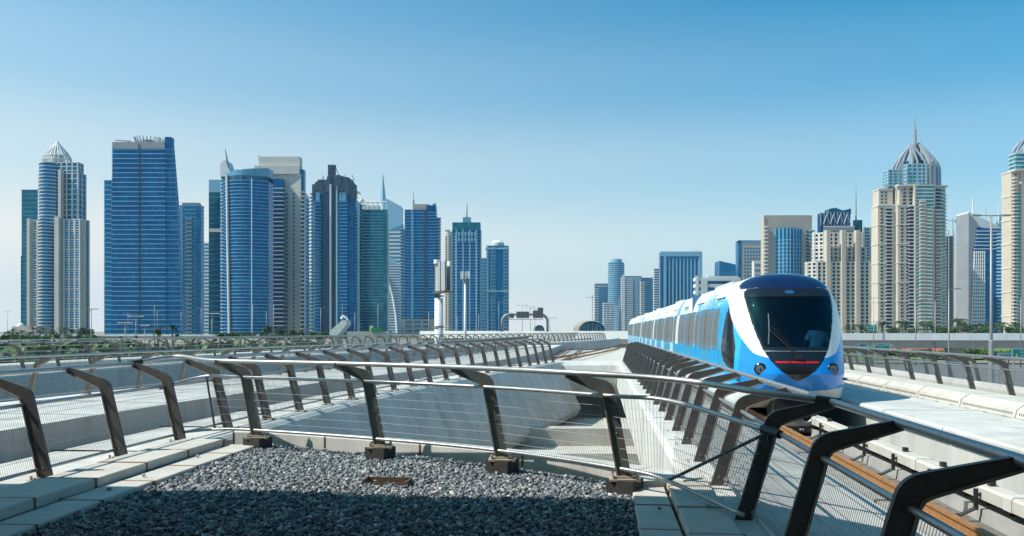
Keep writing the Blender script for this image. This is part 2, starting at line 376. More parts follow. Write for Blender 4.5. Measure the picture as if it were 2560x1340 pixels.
# pale pipe and low wall beyond the right-hand railing
mb = MB(); mb.tube([(*RC.at(s, 7.9), -.03) for s in np.arange(6, 150, 3.0)], .24, 10)
tag(mb.build('service_pipe', M_conc, smooth=True), 'thick pale service pipe beyond the railing behind the cable duct', 'pipe')
structure(sweep(RC, 0, 160, [(7.35, -1.6), (7.35, -.33), (11.6, -.33), (11.75, -.95), (10.3, -1.6)], 4, zfun=lambda y: 0).build('ramp_deck', M_conc))

# ------------------------------------------------------------------ railings
def post_outline(lean=.25, bend=1.03, tip=(.83, 1.25), w0=.155, w1=.14, w2=.07):
    a = Vector((0, 0)); b = Vector((lean, bend)); c = Vector(tip)
    d1 = (b - a).normalized(); d2 = (c - b).normalized(); n1 = Vector((-d1.y, d1.x)); n2 = Vector((-d2.y, d2.x))
    left = [a + n1 * w0 / 2]; o1 = b + n1 * w1 / 2; o2 = b + n2 * w1 / 2
    m = (n1 + n2).normalized(); cor = b + m * (w1 / 2) / m.dot(n1)
    for k in range(6):                                   # rounded shoulder
        u = k / 5; p = (o1 - d1 * .06) * (1 - u) ** 2 + cor * 2 * u * (1 - u) + (o2 + d2 * .08) * u * u; left.append(p)
    left.append(c + n2 * w2 / 2)
    inn = b - m * (w1 / 2) / m.dot(n1); i1 = inn - d1 * .05; i2 = inn + d2 * .06
    right = [c - n2 * w2 / 2, i2, (i1 + i2 + inn * 2) / 4, i1, a - n1 * w0 / 2]
    return [(p.x, p.y) for p in left + right], len(left)
def post_meshes(key, **kw):
    poly, nl = post_outline(**kw)
    mb = MB(); mb.xprism(poly, -.022, .022)
    post = mb.mesh('post', M_post); mb = MB()
    lips = poly[nl:]                                     # inner flange
    for i in range(len(lips) - 1):
        (x0, z0), (x1, z1) = lips[i], lips[i + 1]; d = Vector((x1 - x0, z1 - z0)).normalized(); nx, nz = -d.y * .016, d.x * .016
        mb.add([(x0, -.042, z0), (x1, -.042, z1), (x1, .042, z1), (x0, .042, z0), (x0 + nx, -.042, z0 + nz), (x1 + nx, -.042, z1 + nz), (x1 + nx, .042, z1 + nz), (x0 + nx, .042, z0 + nz)],
               [(0, 1, 2, 3), (7, 6, 5, 4), (0, 4, 5, 1), (1, 5, 6, 2), (2, 6, 7, 3), (3, 7, 4, 0)])
    flange = mb.mesh('flange', M_flange)
    mb = MB(); mb.box((.0, 0, -.03), (.36, .24, .025)); mb.box((0, 0, -.005), (.24, .14, .03)); plate = mb.mesh('base_plate', M_plate)
    mb = MB(); mb.lathe([(0, .035), (.016, .035), (.02, -.02)], (0, 0, 0), 6)
    bolts = mb.mesh('anchor_bolt', M_plate)
    mb = MB(); mb.lathe([(0, .03), (.014, .028), (.014, -.028), (0, -.03)], (0, 0, 0), 8); mb.v = [(x, z, y) for x, y, z in mb.v]; pin = mb.mesh('bolt', M_flange)
    return post, plate, bolts, flange, pin
PM = post_meshes('std')
PMR = post_meshes('right', lean=.29, bend=1.0, tip=(.85, 1.15), w0=.135, w1=.125, w2=.065)
PMF = post_meshes('front', lean=.19, bend=1.03, tip=(.68, 1.19)); PMF[0].materials[0] = M_postf
mb = MB(); mb.lathe([(.046, -.05), (.046, .05), (.038, .05)], n=10); CLAMP = mb.mesh('rail_clamp', M_post)

def wire_panel(c0, c1, r0, r1, name, parent, dx=.036, dz=.12, r=.0020, mat_=None):
    """bottom rail points c0->c1, top rail points r0->r1; thin upright wires and thicker level ones as real prisms"""
    mb = MB(); c0, c1, r0, r1 = map(Vector, (c0, c1, r0, r1)); n = max(int((c1 - c0).length / dx), 2)
    vs = []; nn = (c1 - c0).cross(r0 - c0).normalized(); al = (c1 - c0).normalized()
    def prism(p, q, rr, sd):
        d = (q - p).normalized(); e = nn; f = d.cross(e)
        b = len(mb.v)
        for k in range(3):
            an = 2.094 * k; o = (e * math.cos(an) + f * math.sin(an)) * rr
            mb.v.append(tuple(p + o)); mb.v.append(tuple(q + o))
        for k in range(3):
            a, c = b + 2 * k, b + 2 * ((k + 1) % 3); mb.f.append((a, c, c + 1, a + 1)); mb.m.append(0)
    for i in range(1, n): u = i / n; prism(c0.lerp(c1, u), r0.lerp(r1, u), r, 0)
    h = (r0 - c0).length; k = max(int(h / dz), 2)
    for i in range(1, k): u = i / k; prism(c0.lerp(r0, u) + nn * .003, c1.lerp(r1, u) + nn * .003, r * 1.25, 1)
    o = mb.build(name, mat_ or M_wire, parent, world=True); return o

def railing(path, off, ss, lean, zb, label, zfun=lambda y: 0, pm=PM, dx=.036, dz=.12, wr=.0020, ext=(0, 0), full=True, tipz=1.25, k=1.0):
    x0, y0 = path.at(ss[0], off); t = thing('guard_railing', label, 'railing', (x0, y0, zb + zfun(y0)))
    O = t.location
    for s in ss:
        x, y = path.at(s, off); rz = path.ang(s) + (0 if lean > 0 else math.pi)
        o = inst(pm[0], 'post', (x - O.x, y - O.y, zb + zfun(y) - O.z), rz, t, scale=(k, k, k) if k != 1 else None)
        if full:
            inst(pm[1], 'base_plate', (0, 0, 0), 0, o)
            if y < 40: inst(pm[3], 'flange', (0, 0, 0), 0, o)
            if y < 20: inst(pm[4], 'bolt', (.03, 0, .12), 0, o)
            if y < 16:
                for sx in (-.14, .14):
                    for sy in (-.085, .085): inst(pm[2], 'anchor_bolt', (sx, sy, 0), 0, o)
    a, b = ss[0] - ext[0], ss[-1] + ext[1]; S = np.arange(a, b + .01, (b - a) / max(int((b - a) / 1.0), 1))
    def line(dl, z, r, name, n):
        mb = MB(); mb.tube([(*path.at(s, off + lean * dl * k), zb + z * k + zfun(path.at(s)[1])) for s in S], r * k, n); mb.build(name, M_steel, t, smooth=True, world=True)
    line(.83, tipz + .01, .034, 'top_rail', 10); line(.29, .89, .024, 'middle_rail', 8); line(.10, .10, .022, 'bottom_rail', 8)
    P = lambda s, dl, z: (*path.at(s, off + lean * dl * k), zb + z * k + zfun(path.at(s)[1]))
    for i in range(len(ss) - 1):
        wire_panel(P(ss[i] + .07, .10, .11), P(ss[i + 1] - .07, .10, .11), P(ss[i] + .07, .29, .88), P(ss[i + 1] - .07, .29, .88), 'wire_mesh', t, dx, dz, wr)
    return t

sL = [yl(10.05) + 1.7 * i for i in range(-3, 23)]
railing(LC, 3.3, sL, -1, .09, 'curved railing on the parapet beside the slab kerb, leaning over the curving trough', ext=(0, .2))
sR = [RC.sy(3.9 + .05) + 1.70 * i for i in range(-1, 26)]
railing(RC, -3.22, sR, 1, .06, 'steel railing with dark bent posts leaning over the track beside the train', ext=(.6, .3), pm=PMR, tipz=1.15)
railing(LC, -6.2, [yl(13) + 2.15 * i for i in range(44)], 1, -.08, 'railing on the far parapet of the curving trough, bent towards the kerb', dx=.10, dz=.16, wr=.0035)
railing(BC, 4.2, [BC.sy(20) + 2.3 * i for i in range(64)], -1, .10, 'distant railing on the near edge of the second viaduct', dx=.16, dz=.2, wr=.005, full=False)
railing(BC, -4.2, [BC.sy(26) + 2.6 * i for i in range(60)], 1, .10, 'distant railing on the far edge of the second viaduct before the shrubs', dx=.2, dz=.25, wr=.006, full=False)
railing(RC, 5.4, [RC.sy(7.7) + 2.06 * i for i in range(34)], -1, .186, 'railing with dark bent posts behind the slotted cable duct', dx=.05, dz=.10, wr=.0019, k=.857)
railing(RC, 9.26, [RC.sy(12) + 2.3 * i for i in range(24)], -1, -.114, 'outer railing beyond the pale service pipe', dx=.07, dz=.11, wr=.0026, full=False, k=.857)

# front railing of the gravel platform: posts on black blocks
FB = [(-4.1, 12.9), (-1.95, 11.85), (-.13, 10.7), (1.31, 9.3)]
t = thing('guard_railing', 'front railing on black blocks at the edge of the gravel', 'railing', (FB[0][0], FB[0][1], 0)); O = t.location
mb = MB(); mb.box((0, 0, .085), (.34, .30, .17)); blk = mb.mesh('block', M_block)
FZ = .20
for (x, y), a in zip(FB, (R(3), R(1), R(-2), R(-4))):
    o = inst(PMF[0], 'post', (x - O.x, y - O.y, FZ), math.pi + a, t)
    inst(PMF[1], 'base_plate', (0, 0, 0), 0, o); inst(PMF[3], 'flange', (0, 0, 0), 0, o)
    for q_ in (.1, .5, .9): inst(PMF[4], 'bolt', (.185 * q_, 0, q_ * 1.0), 0, o)
    for sx in (-.14, .14):
        for sy in (-.085, .085): inst(PMF[2], 'anchor_bolt', (sx, sy, 0), 0, o)
    inst(blk, 'block', (x - O.x, y - O.y, 0), a - .5, t)
def smooth_line(pts, n=8):
    P = [Vector(p) for p in pts]; P = [P[0] * 2 - P[1]] + P + [P[-1] * 2 - P[-2]]; out = []
    for i in range(1, len(P) - 2):
        for k in range(n):
            u = k / n; a, b, c, d = P[i - 1:i + 3]
            out.append(.5 * ((2 * b) + (c - a) * u + (2 * a - 5 * b + 4 * c - d) * u * u + (3 * b - a - 3 * c + d) * u ** 3))
    return out + [P[-2]]
TZ = FZ + 1.205
Ltip = Vector((*LC.at(sL[5], 3.3 - .83), 1.36)); Rtip = Vector((*RC.at(sR[3], -3.22 + .83), 1.22))
top = [Ltip, (-5.75, 13.75, 1.445)] + [(x - .68, y + .02, TZ) for x, y in FB] + [(1.75, 8.75, 1.36), (2.45, 7.95, 1.285), Rtip]
mid = [Vector((*LC.at(sL[5], 3.3 - .29), .98)), (-5.1, 13.35, 1.13)] + [(x - .22, y - .02, FZ + .94) for x, y in FB] + [(1.75, 8.75, 1.12), (2.40, 7.35, .96)]
bot = [Vector((*LC.at(sL[5], 3.3 - .1), .22)), (-4.9, 13.2, .26)] + [(x - .03, y - .03, FZ + .09) for x, y in FB] + [(1.7, 8.75, .25), (2.12, 7.35, .20)]
for nm, pts, r in (('top_rail', top, .034), ('middle_rail', mid, .025), ('bottom_rail', bot, .023)):
    mb = MB(); mb.tube(smooth_line(pts), r, 10); mb.build(nm, M_steel, t, smooth=True, world=True)
for i in range(1, len(mid) - 1):
    A_, B_, C_, D_ = (Vector(q) for q in (bot[i], bot[i + 1], mid[i], mid[i + 1])); wire_panel(A_.lerp(B_, .05), A_.lerp(B_, .95), C_.lerp(D_, .05), C_.lerp(D_, .95), 'wire_mesh', t)
for pp_ in ([bot[-2], Vector(mid[-1]) + Vector((.02, .25, -.04))], [bot[1], mid[1]]):
    mb = MB(); mb.tube(pp_, .018, 6); mb.build('brace', M_post, t, world=True)
for p, q in ((top[0], top[1]), (top[-1], top[-2]), (mid[-1], mid[-2]), (mid[0], mid[1])):
    p = Vector(p); d = (Vector(q) - p).normalized(); mb = MB(); mb.tube([p - d * .09, p + d * .14], .043, 8); mb.box(p + d * .05 + Vector((0, 0, -.05)), (.03, .03, .09)); mb.build('pipe_clamp', M_blackm, t, world=True)

# ------------------------------------------------------------------ the gravel platform
gl = [LC.at(yl(y), 4.62) for y in (-3, 0, 3, 6, 8, 10, 12, 13.0)]
gr = [RC.at(RC.sy(y), -4.20) for y in (9.6, 8, 6, 4, 2, 0, -3)]
front = [(-4.05, 13.25), (-1.85, 12.2), (0, 11.02), (1.35, 9.72)]
gpoly = gl + front + gr
mb = MB(); mb.prism([(x, y) for x, y in gpoly], -.5, -.045); structure(mb.build('platform_deck', M_floor))
# kerb stones along the front
kt = thing('concrete_kerb', 'pale concrete kerb in long pieces behind the black blocks', 'kerb', (-4.1, 13.3, 0)); O = kt.location
kp = smooth_line([(-4.75, 13.62, 0), (-4.05, 13.42, 0), (-1.85, 12.36, 0), (.05, 11.15, 0), (1.5, 9.85, 0), (1.95, 9.2, 0)], 12)
P2 = Path([(p.x, p.y) for p in kp], .1); s = 0; 
while s < P2.len - .3:
    L = min(1.85, P2.len - s); mb = sweep(P2, s + .008, s + L - .008, [(-.0, -.45), (-.0, .16), (-.02, .18), (-.32, .18), (-.36, -.45)][::-1], .3, zfun=lambda y: 0)
    mb.build('kerb_stone', M_concw, kt, world=True)
    mb = sweep(P2, s - .014, s + .008, [(.012, -.1), (.012, .17), (-.34, .175), (-.34, -.1)][::-1], .3, zfun=lambda y: 0); mb.build('joint_strip', M_rust, kt, world=True)
    s += L
# cable-trough cover slabs, two rows on each side
def slab_rows(path, rows, s0, s1, L, label, sgn):
    x, y = path.at(s0, rows[0][0]); t = thing('cable_trough', label, 'cable trough', (x, y, 0)); O = t.location
    for k, (o0, o1, zt, th) in enumerate(rows):
        s = s0 + k * .45
        while s < s1:
            e = min(s + L, s1 + .3); mb = MB(); dz = random.uniform(-.006, .006); dr = random.uniform(-.012, .012)
            n = 3; ch = .012; pr = [(o0 + dr, zt - th), (o0 + dr, zt - ch), (o0 + dr + ch, zt), (o1 + dr - ch, zt), (o1 + dr, zt - ch), (o1 + dr, zt - th)]
            sweep(path, s + .020, e - .020, [(a, b + dz) for a, b in pr], .4, mb=mb, zfun=lambda y: 0); mb.build('cover_slab', M_slab, t, world=True)
            mb = sweep(path, e - .03, e + .03, [(o0 - .004, zt - th - .01), (o0 - .004, zt - .004), (o1 + .004, zt - .004), (o1 + .004, zt - th - .01)], .1, zfun=lambda y: 0); mb.build('joint_strip', M_rust, t, world=True)
            s = e
    sweep(path, s0, s1 + .2, [(min(r[0] for r in rows) + .03, -.5), (min(r[0] for r in rows) + .03, -.08), (max(r[1] for r in rows) - .03, -.08), (max(r[1] for r in rows) - .03, -.5)], 1, zfun=lambda y: 0).build('trough', M_floor, t, world=True)
    return t
slab_rows(LC, [(3.48, 4.14, .16, .11), (4.17, 4.62, .055, .10)], yl(-2), yl(13.1), 1.17, 'two stepped rows of pale cover slabs between the gravel and the curving trough', 1)
slab_rows(RC, [(-3.80, -3.34, .15, .10), (-4.20, -3.82, .065, .10)], RC.sy(-3), RC.sy(9.3), 1.06, 'two rows of pale cover slabs between the gravel and the train track', -1)
mb = MB(); mb.prism([(1.45, 9.75), (1.55, 9.42), (2.35, 9.40), (2.4, 9.75)], -.5, .12); tag(mb.build('end_block', M_concw), 'white concrete end block where the cover slabs meet the kerb near the train', 'concrete block')
# a drain frame sunk in the gravel
t = thing('gravel_drain', 'rusty rectangular drain frame sunk into the sunlit gravel', 'drain', (-1.55, 9.95, 0), R(-4))
for nm, c, d in (('side_bar', (0, .14, .01), (.56, .02, .07)), ('side_bar', (0, -.14, .0), (.56, .02, .05)), ('end_bar', (-.28, 0, .01), (.02, .28, .08)), ('end_bar', (.28, 0, .01), (.02, .28, .08))):
    mb = MB(); mb.box(c, d); mb.build(nm, mat('dark_rust', (.11, .065, .04), .85, noise=.35, nscale=20), t)

# gravel: angular stones
def in_poly(P, poly):
    x, y = P[:, 0], P[:, 1]; ins = np.zeros(len(P), bool); n = len(poly); j = n - 1
    for i in range(n):
        xi, yi = poly[i]; xj, yj = poly[j]
        c = ((yi > y) != (yj > y)) & (x < (xj - xi) * (y - yi) / (yj - yi + 1e-12) + xi); ins ^= c; j = i
    return ins
def gravel(name, N, ylo, yhi, smin, smax, m):
    P = np.c_[rng.uniform(-6, 2.2, N), rng.uniform(ylo, yhi, N)]
    P = P[in_poly(P, gpoly)]
    hole = (abs(P[:, 0] + 1.55) < .25) & (abs(P[:, 1] - 9.95) < .12); P = P[~hole]; N = len(P)
    V0 = np.array([(1, 0, 0), (-1, 0, 0), (0, 1, 0), (0, -1, 0), (0, 0, 1), (0, 0, -1), (.62, .62, .5), (-.62, -.55, -.55)]) * 1.05
    F0 = np.array([(0, 2, 6), (2, 4, 6), (4, 0, 6), (2, 1, 4), (1, 3, 4), (3, 0, 4), (0, 5, 2), (2, 5, 1), (3, 5, 0), (1, 7, 3), (7, 1, 5), (7, 5, 3)])
    sz = (smin + (smax - smin) * rng.random(N) ** 2.2)[:, None, None] / 2
    V = V0[None] * (1 + rng.uniform(-.40, .40, (N, 8, 1))) * rng.uniform(.5, 1.3, (N, 1, 3)) * sz
    q = rng.normal(size=(N, 4)); q /= np.linalg.norm(q, axis=1)[:, None]; a, b, c, d = q.T
    Rm = np.stack([1 - 2 * (c * c + d * d), 2 * (b * c - a * d), 2 * (b * d + a * c), 2 * (b * c + a * d), 1 - 2 * (b * b + d * d), 2 * (c * d - a * b), 2 * (b * d - a * c), 2 * (c * d + a * b), 1 - 2 * (b * b + c * c)], 1).reshape(N, 3, 3)
    V = np.einsum('nij,nkj->nki', Rm, V); V[:, :, 2] *= .8
    V[:, :, :2] += P[:, None, :]; V[:, :, 2] += (rng.uniform(-.045, .012, N) + .018 * np.sin(P[:, 0] * 1.7) * np.cos(P[:, 1] * 1.3))[:, None]
    Fa = (F0[None] + (np.arange(N) * 8)[:, None, None]).reshape(-1, 3)
    me = bpy.data.meshes.new(name); me.vertices.add(N * 8); me.vertices.foreach_set('co', V.reshape(-1))
    me.loops.add(len(Fa) * 3); me.loops.foreach_set('vertex_index', Fa.reshape(-1)); me.polygons.add(len(Fa)); me.polygons.foreach_set('loop_start', np.arange(len(Fa)) * 3)
    me.update(calc_edges=True); me.materials.append(m); return inst(me, name)
mg = bpy.data.materials.new('ballast'); mg.use_nodes = True; tt = mg.node_tree; b = tt.nodes['Principled BSDF']; b.inputs['Roughness'].default_value = .75
geo = tt.nodes.new('ShaderNodeNewGeometry'); cr = tt.nodes.new('ShaderNodeValToRGB'); e = cr.color_ramp.elements
e[0].color = (.06, .078, .092, 1); e[1].position = 1; e[1].color = (.58, .55, .49, 1)
for p, c in ((.35, (.135, .16, .175, 1)), (.7, (.235, .255, .265, 1)), (.92, (.40, .40, .385, 1))): q = e.new(p); q.color = c
tt.links.new(geo.outputs['Random Per Island'], cr.inputs['Fac'])
nz = tt.nodes.new('ShaderNodeTexNoise'); nz.inputs['Scale'].default_value = 90; nz.inputs['Detail'].default_value = 3
tt.links.new(geo.outputs['Position'], nz.inputs['Vector'])
ml = tt.nodes.new('ShaderNodeMix'); ml.data_type = 'RGBA'; ml.blend_type = 'OVERLAY'; ml.inputs['Factor'].default_value = .5
tt.links.new(cr.outputs[0], ml.inputs['A']); tt.links.new(nz.outputs['Fac'], ml.inputs['B']); tt.links.new(ml.outputs['Result'], b.inputs['Base Color'])
stuff(gravel('gravel', 150000, 4.5, 13.6, .020, .080, mg), 'grey broken stone ballast covering the platform between the kerbs', 'gravel')
# loose stones on the slabs
g0 = (1 + 5 ** .5) / 2
for i, (x, y, z) in enumerate(((*LC.at(yl(10.4), 4.35), .055), (*LC.at(yl(9.5), 4.4), .055), (*LC.at(yl(12.0), 4.3), .055), (*LC.at(yl(8.9), 4.2), .06), (*RC.at(RC.sy(9.05), -4.02), .065), (*RC.at(RC.sy(8.95), -3.62), .15), (*RC.at(RC.sy(7.7), -3.97), .065), (*RC.at(RC.sy(7.45), -3.52), .15))):
    V0 = np.array([(-1, g0, 0), (1, g0, 0), (-1, -g0, 0), (1, -g0, 0), (0, -1, g0), (0, 1, g0), (0, -1, -g0), (0, 1, -g0), (g0, 0, -1), (g0, 0, 1), (-g0, 0, -1), (-g0, 0, 1)]) / 1.9 * .03 * (1 + rng.uniform(-.4, .4, (12, 1)))
    mb = MB(); mb.add([(a, b_, c * .7 + .02) for a, b_, c in V0], [(0, 11, 5), (0, 5, 1), (0, 1, 7), (0, 7, 10), (0, 10, 11), (1, 5, 9), (5, 11, 4), (11, 10, 2), (10, 7, 6), (7, 1, 8), (3, 9, 4), (3, 4, 2), (3, 2, 6), (3, 6, 8), (3, 8, 9), (4, 9, 5), (2, 4, 11), (6, 2, 10), (8, 6, 7), (9, 8, 1)])
    o = inst(mb.mesh('loose_stone', mg), 'loose_stone', (x, y, z)); tag(o, 'loose dark stone lying on a cover slab beside %s' % ('the curving trough' if i < 4 else 'the rusty rails'), 'stone', 'stones strayed onto the cover slabs beside %s' % ('the curving trough' if i < 4 else 'the rusty rails'))

# ------------------------------------------------------------------ station canopy over the platform (it throws the shade on the gravel)
t = thing('station_canopy', 'large pale station roof on columns over the platform behind the viewer', 'canopy', (-6, -6, 0))
mb = MB(); edge = [(-34, 9.7), (-24, 9.2), (-13, 8.6), (-8, 8.25), (-3, 7.7), (1, 7.15), (6, 6.4), (16, 5.3)]
mb.prism([(-34, -18), (16, -18)] + edge[::-1], 6.3, 6.7); mb.build('roof', M_concw, t, world=True)
for x, y in ((-13.2, -4), (1.6, -4), (-13.2, -14), (1.6, -14)):
    mb = MB(); mb.lathe([(.35, 0), (.30, 5.6), (.9, 6.3)], (x, y, 0), 14); mb.build('column', M_concw, t, smooth=True, world=True)
mb = MB(); mb.box((-6, -16, 2.4), (44, .4, 7.6)); mb.build('light_block_wall', mat('light_block_glass', (.05, .06, .07), .2), t, world=True)  # unseen wall added behind the viewer to hold back low sky light

# lower slab and cross beams down in the opening between the viaducts
mb = MB(); ys_ = np.arange(12.5, 45.6, 3.0)
for y in ys_: a = LC.at(yl(y), 4.0); b = RC.at(RC.sy(y), -2.6); mb.v += [(a[0], y, -3.1), (b[0], y, -3.1)]
for i in range(len(ys_) - 1): mb.f.append((2 * i, 2 * i + 1, 2 * i + 3, 2 * i + 2)); mb.m.append(0)
structure(mb.build('lower_slab', M_conc))
for y in (21, 27.5, 34.5):
    a = LC.at(yl(y), 4.2); b = RC.at(RC.sy(y), -2.9); mb = MB(); mb.prism([(a[0], y), (b[0], y), (b[0], y + .9), (a[0], y + .9)], -3.09, -2.35)
    structure(mb.build('cross_beam', M_conc))
# ------------------------------------------------------------------ the metro train
M_silver = mat('train_silver', (.80, .80, .79), .30, metal=.08, noise=.05, nscale=2)
M_cyan = mat('train_cyan', (.002, .41, .74), .30, spec=.5, coat=.5)
M_cyan_shade = mat('train_cyan_shaded', (.003, .25, .72), .28, spec=.5, coat=.6)  # the cyan livery again, darkened in colour for the shaded nose front
M_visor = mat('train_visor', (.006, .012, .055), .16, spec=.5, coat=.5)
M_mask = mat('train_black_mask', (.010, .012, .016), .12, spec=.6)
M_roof = mat('train_roof', (.55, .56, .57), .5)
M_twin = mat('train_window', (.20, .225, .235), .06, metal=.55, spec=.9)
M_tdoor = mat('train_door', (.010, .33, .72), .3, coat=.4)
M_ddoor = mat('train_door_pale', (.45, .60, .68), .3, coat=.3)
M_bell = mat('train_bellows', (.035, .035, .04), .8)
M_red = mat('red_lamp', (.55, .012, .01), .3, emit=(1, .015, .01, .12))
M_lamp = mat('lamp_glass', (.12, .13, .15), .08, spec=.8)
M_alu = mat('coupler_metal', (.38, .37, .35), .45, metal=.7, noise=.3, nscale=20)
M_int = mat('train_interior', (.05, .16, .30), .6)
M_seat = mat('train_seat', (.02, .06, .22), .6)
M_yel = mat('yellow_mark', (.75, .6, .3), .6); M_whm = mat('white_mark', (.8, .8, .8), .5)
mgw = bpy.data.materials.new('windscreen_glass'); mgw.use_nodes = True; tt = mgw.node_tree; tt.nodes.clear()
o_ = tt.nodes.new('ShaderNodeOutputMaterial'); mx = tt.nodes.new('ShaderNodeMixShader'); tp = tt.nodes.new('ShaderNodeBsdfTransparent'); gl_ = tt.nodes.new('ShaderNodeBsdfGlossy'); fr = tt.nodes.new('ShaderNodeFresnel')
tp.inputs['Color'].default_value = (.52, .74, .88, 1); gl_.inputs['Roughness'].default_value = .01; fr.inputs['IOR'].default_value = 1.5; gl_.inputs['Color'].default_value = (.8, .9, 1, 1)
tt.links.new(fr.outputs[0], mx.inputs[0]); tt.links.new(tp.outputs[0], mx.inputs[1]); tt.links.new(gl_.outputs[0], mx.inputs[2]); tt.links.new(mx.outputs[0], o_.inputs['Surface'])

NOSE = 18.5
TR = thing('metro_train', 'blue and silver driverless metro train of five cars with a wide dark windscreen', 'train', (RCX(NOSE), NOSE, RTR), -math.atan(.11)); TR.scale = (.89, .89, .89)
half = [(0, .16), (.7, .16), (1.18, .17), (1.36, .24), (1.46, .42), (1.53, .75), (1.565, 1.2), (1.565, 1.8), (1.54, 2.4), (1.49, 2.85), (1.41, 3.2), (1.29, 3.5), (1.10, 3.73), (.82, 3.87), (.45, 3.95), (0, 3.98)]
hp = Path([(a, b) for a, b in half], .02)
_hs = np.linspace(0, hp.len, 150); HP = [(float(np.interp(s, hp.s, hp.p[:, 0])), float(np.interp(s, hp.s, hp.p[:, 1]))) for s in _hs]
HP[0] = (0, HP[0][1]); HP[-1] = (0, HP[-1][1])
RING = [(x, z) for x, z in HP] + [(-x, z) for x, z in HP[-2:0:-1]]
def side_x(z):                                          # half-width of the body at height z (upper flank)
    zs = [p[1] for p in HP[10:]]; xs = [p[0] for p in HP[10:]]; return float(np.interp(z, zs, xs))
NR, ZC = 2.3, 1.75
def rake(z): return .34 * max(0, z - 1.2) - (.10 * max(0, .9 - z)) * -2.2
def nose_pt(x, z, s):
    X = x * s; Z = ZC + (z - ZC) * s
    y0 = NR * (1 - (1 - min(s, 1) ** 2.7) ** (1 / 2.7)); return X, y0 + rake(Z) * (1 - y0 / NR), Z
mask_hw = lambda z: float(np.interp(z, [1.02, 1.1, 1.3, 1.55, 1.85, 2.2, 2.6, 3.0, 3.3, 3.42, 3.5, 3.54], [0, .17, .45, .67, .84, .96, 1.06, 1.13, 1.16, 1.14, 1.05, .75]))
def is_mask(x, z): return 1.02 < z < 3.54 and abs(x) < mask_hw(z)
ys_sw = lambda z: float(np.interp(z, [1.55, 1.75, 2.05, 2.4, 2.8, 3.1, 3.28, 3.38], [.10, .50, .82, 1.22, 1.72, 2.15, 2.8, 9]))
AW = [(2.02, 3.16), (2.9, 1.80), (2.35, 1.45), (1.15, 1.22), (1.12, 1.9), (1.5, 2.72)]
def in_aw(y, z):
    ins = False; j = len(AW) - 1
    for i in range(len(AW)):
        (yi, zi), (yj, zj) = AW[i], AW[j]
        if (zi > z) != (zj > z) and y < (yj - yi) * (z - zi) / (zj - zi) + yi: ins = not ins
        j = i
    return ins
srng = random.Random(3); streak = [srng.random() for _ in range(400)]
def paint(x, y, z):
    ax = abs(x)
    if z > 3.5 and y < 2.0 + .25 * (1 - ax) and ax < 1.2 + .0 * y: return 3
    if z > 3.86: return 6
    if y < 2.2 and is_mask(x, z): return 4
    lowb = .70 + .10 * min(max(y, 0), 3) / 3 + (.16 if y < 1 else .16 * max(0, 1 - (y - 1))) * min(ax, 1.2) * 0.6
    if z < (lowb if y < 3 else .82): return 0
    if y < ys_sw(z) and z > 1.5 and y < 3.2: return 0 if not (x > .2 and z < 1.6) else 2
    if ax > 1.0 and in_aw(y, z): return 4
    if y < 3.6 and z < 3.38: return 2 if y < .9 + .5 * (x > 0) else 1  # nose front takes the shade-darkened paint, reaching further back on the right
    if z > 3.05:
        if 3.2 < y < 9.5:
            k = streak[int(y / .11) % 400]; lim = 3.08 + .52 * k * (1 if 4.4 < y < 8.5 else .35)
            return 1 if z < lim else 0
        return 0
    if z < 1.70: return 1
    return 1 if y < 9.5 else 0
def lined(m):                                            # painted outside, dark lining inside
    t = m.node_tree; b = t.nodes['Principled BSDF']; g = t.nodes.new('ShaderNodeNewGeometry'); q = t.nodes.new('ShaderNodeMix'); q.data_type = 'RGBA'
    ins = b.inputs['Base Color']; q.inputs['A'].default_value = ins.default_value; q.inputs['B'].default_value = (.03, .08, .15, 1)
    if ins.links: t.links.new(ins.links[0].from_socket, q.inputs['A'])
    t.links.new(g.outputs['Backfacing'], q.inputs['Factor']); t.links.new(q.outputs['Result'], ins)
for m_ in (M_silver, M_cyan, M_cyan_shade, M_visor, M_roof): lined(m_)
MT = [M_silver, M_cyan, M_cyan_shade, M_visor, M_mask, M_bell, M_roof]
glass = MB(); body = MB(); n = len(RING)
S = list(np.linspace(0.0, .80, 90)) + list(np.linspace(.805, .999, 80)) + [1.0]
rings = [[nose_pt(x, z, s) for x, z in RING] for s in S]
YB = list(np.arange(NR + .08, 10, .08)) + [11, 13, 15, 16.54]
rings += [[(x, y, z) for x, z in RING] for y in YB]
for rr in rings: body.v.extend(rr)
gv = {}
for i in range(len(rings) - 1):
    for k in range(n):
        k2 = (k + 1) % n; q = (i * n + k, i * n + k2, (i + 1) * n + k2, (i + 1) * n + k)
        c = [sum(body.v[j][m_] for j in q) / 4 for m_ in range(3)]
        pz = paint(*c)
        if pz == 4 and 1.90 < c[2] < 3.27 and abs(c[0]) < mask_hw(c[2]) - .065 and c[1] < 2.2:
            ids = []
            for j in q:
                if j not in gv: gv[j] = len(glass.v); p = body.v[j]; glass.v.append((p[0], p[1] + .015, p[2]))
                ids.append(gv[j])
            glass.f.append(tuple(ids)); glass.m.append(0)
        else: body.f.append(q); body.m.append(pz)
car = body.build('lead_car_body', MT, TR, smooth=True)
import bmesh
_bm = bmesh.new(); _bm.from_mesh(car.data); _bm.faces.ensure_lookup_table()
if sum((f.normal.x * f.calc_center_median().x) for f in list(_bm.faces)[-2000:]) < 0: bmesh.ops.reverse_faces(_bm, faces=_bm.faces[:])
_bm.to_mesh(car.data); _bm.free()
glass.f = [q[::-1] for q in glass.f]; ws_ = glass.build('windscreen', mgw, TR, smooth=True)
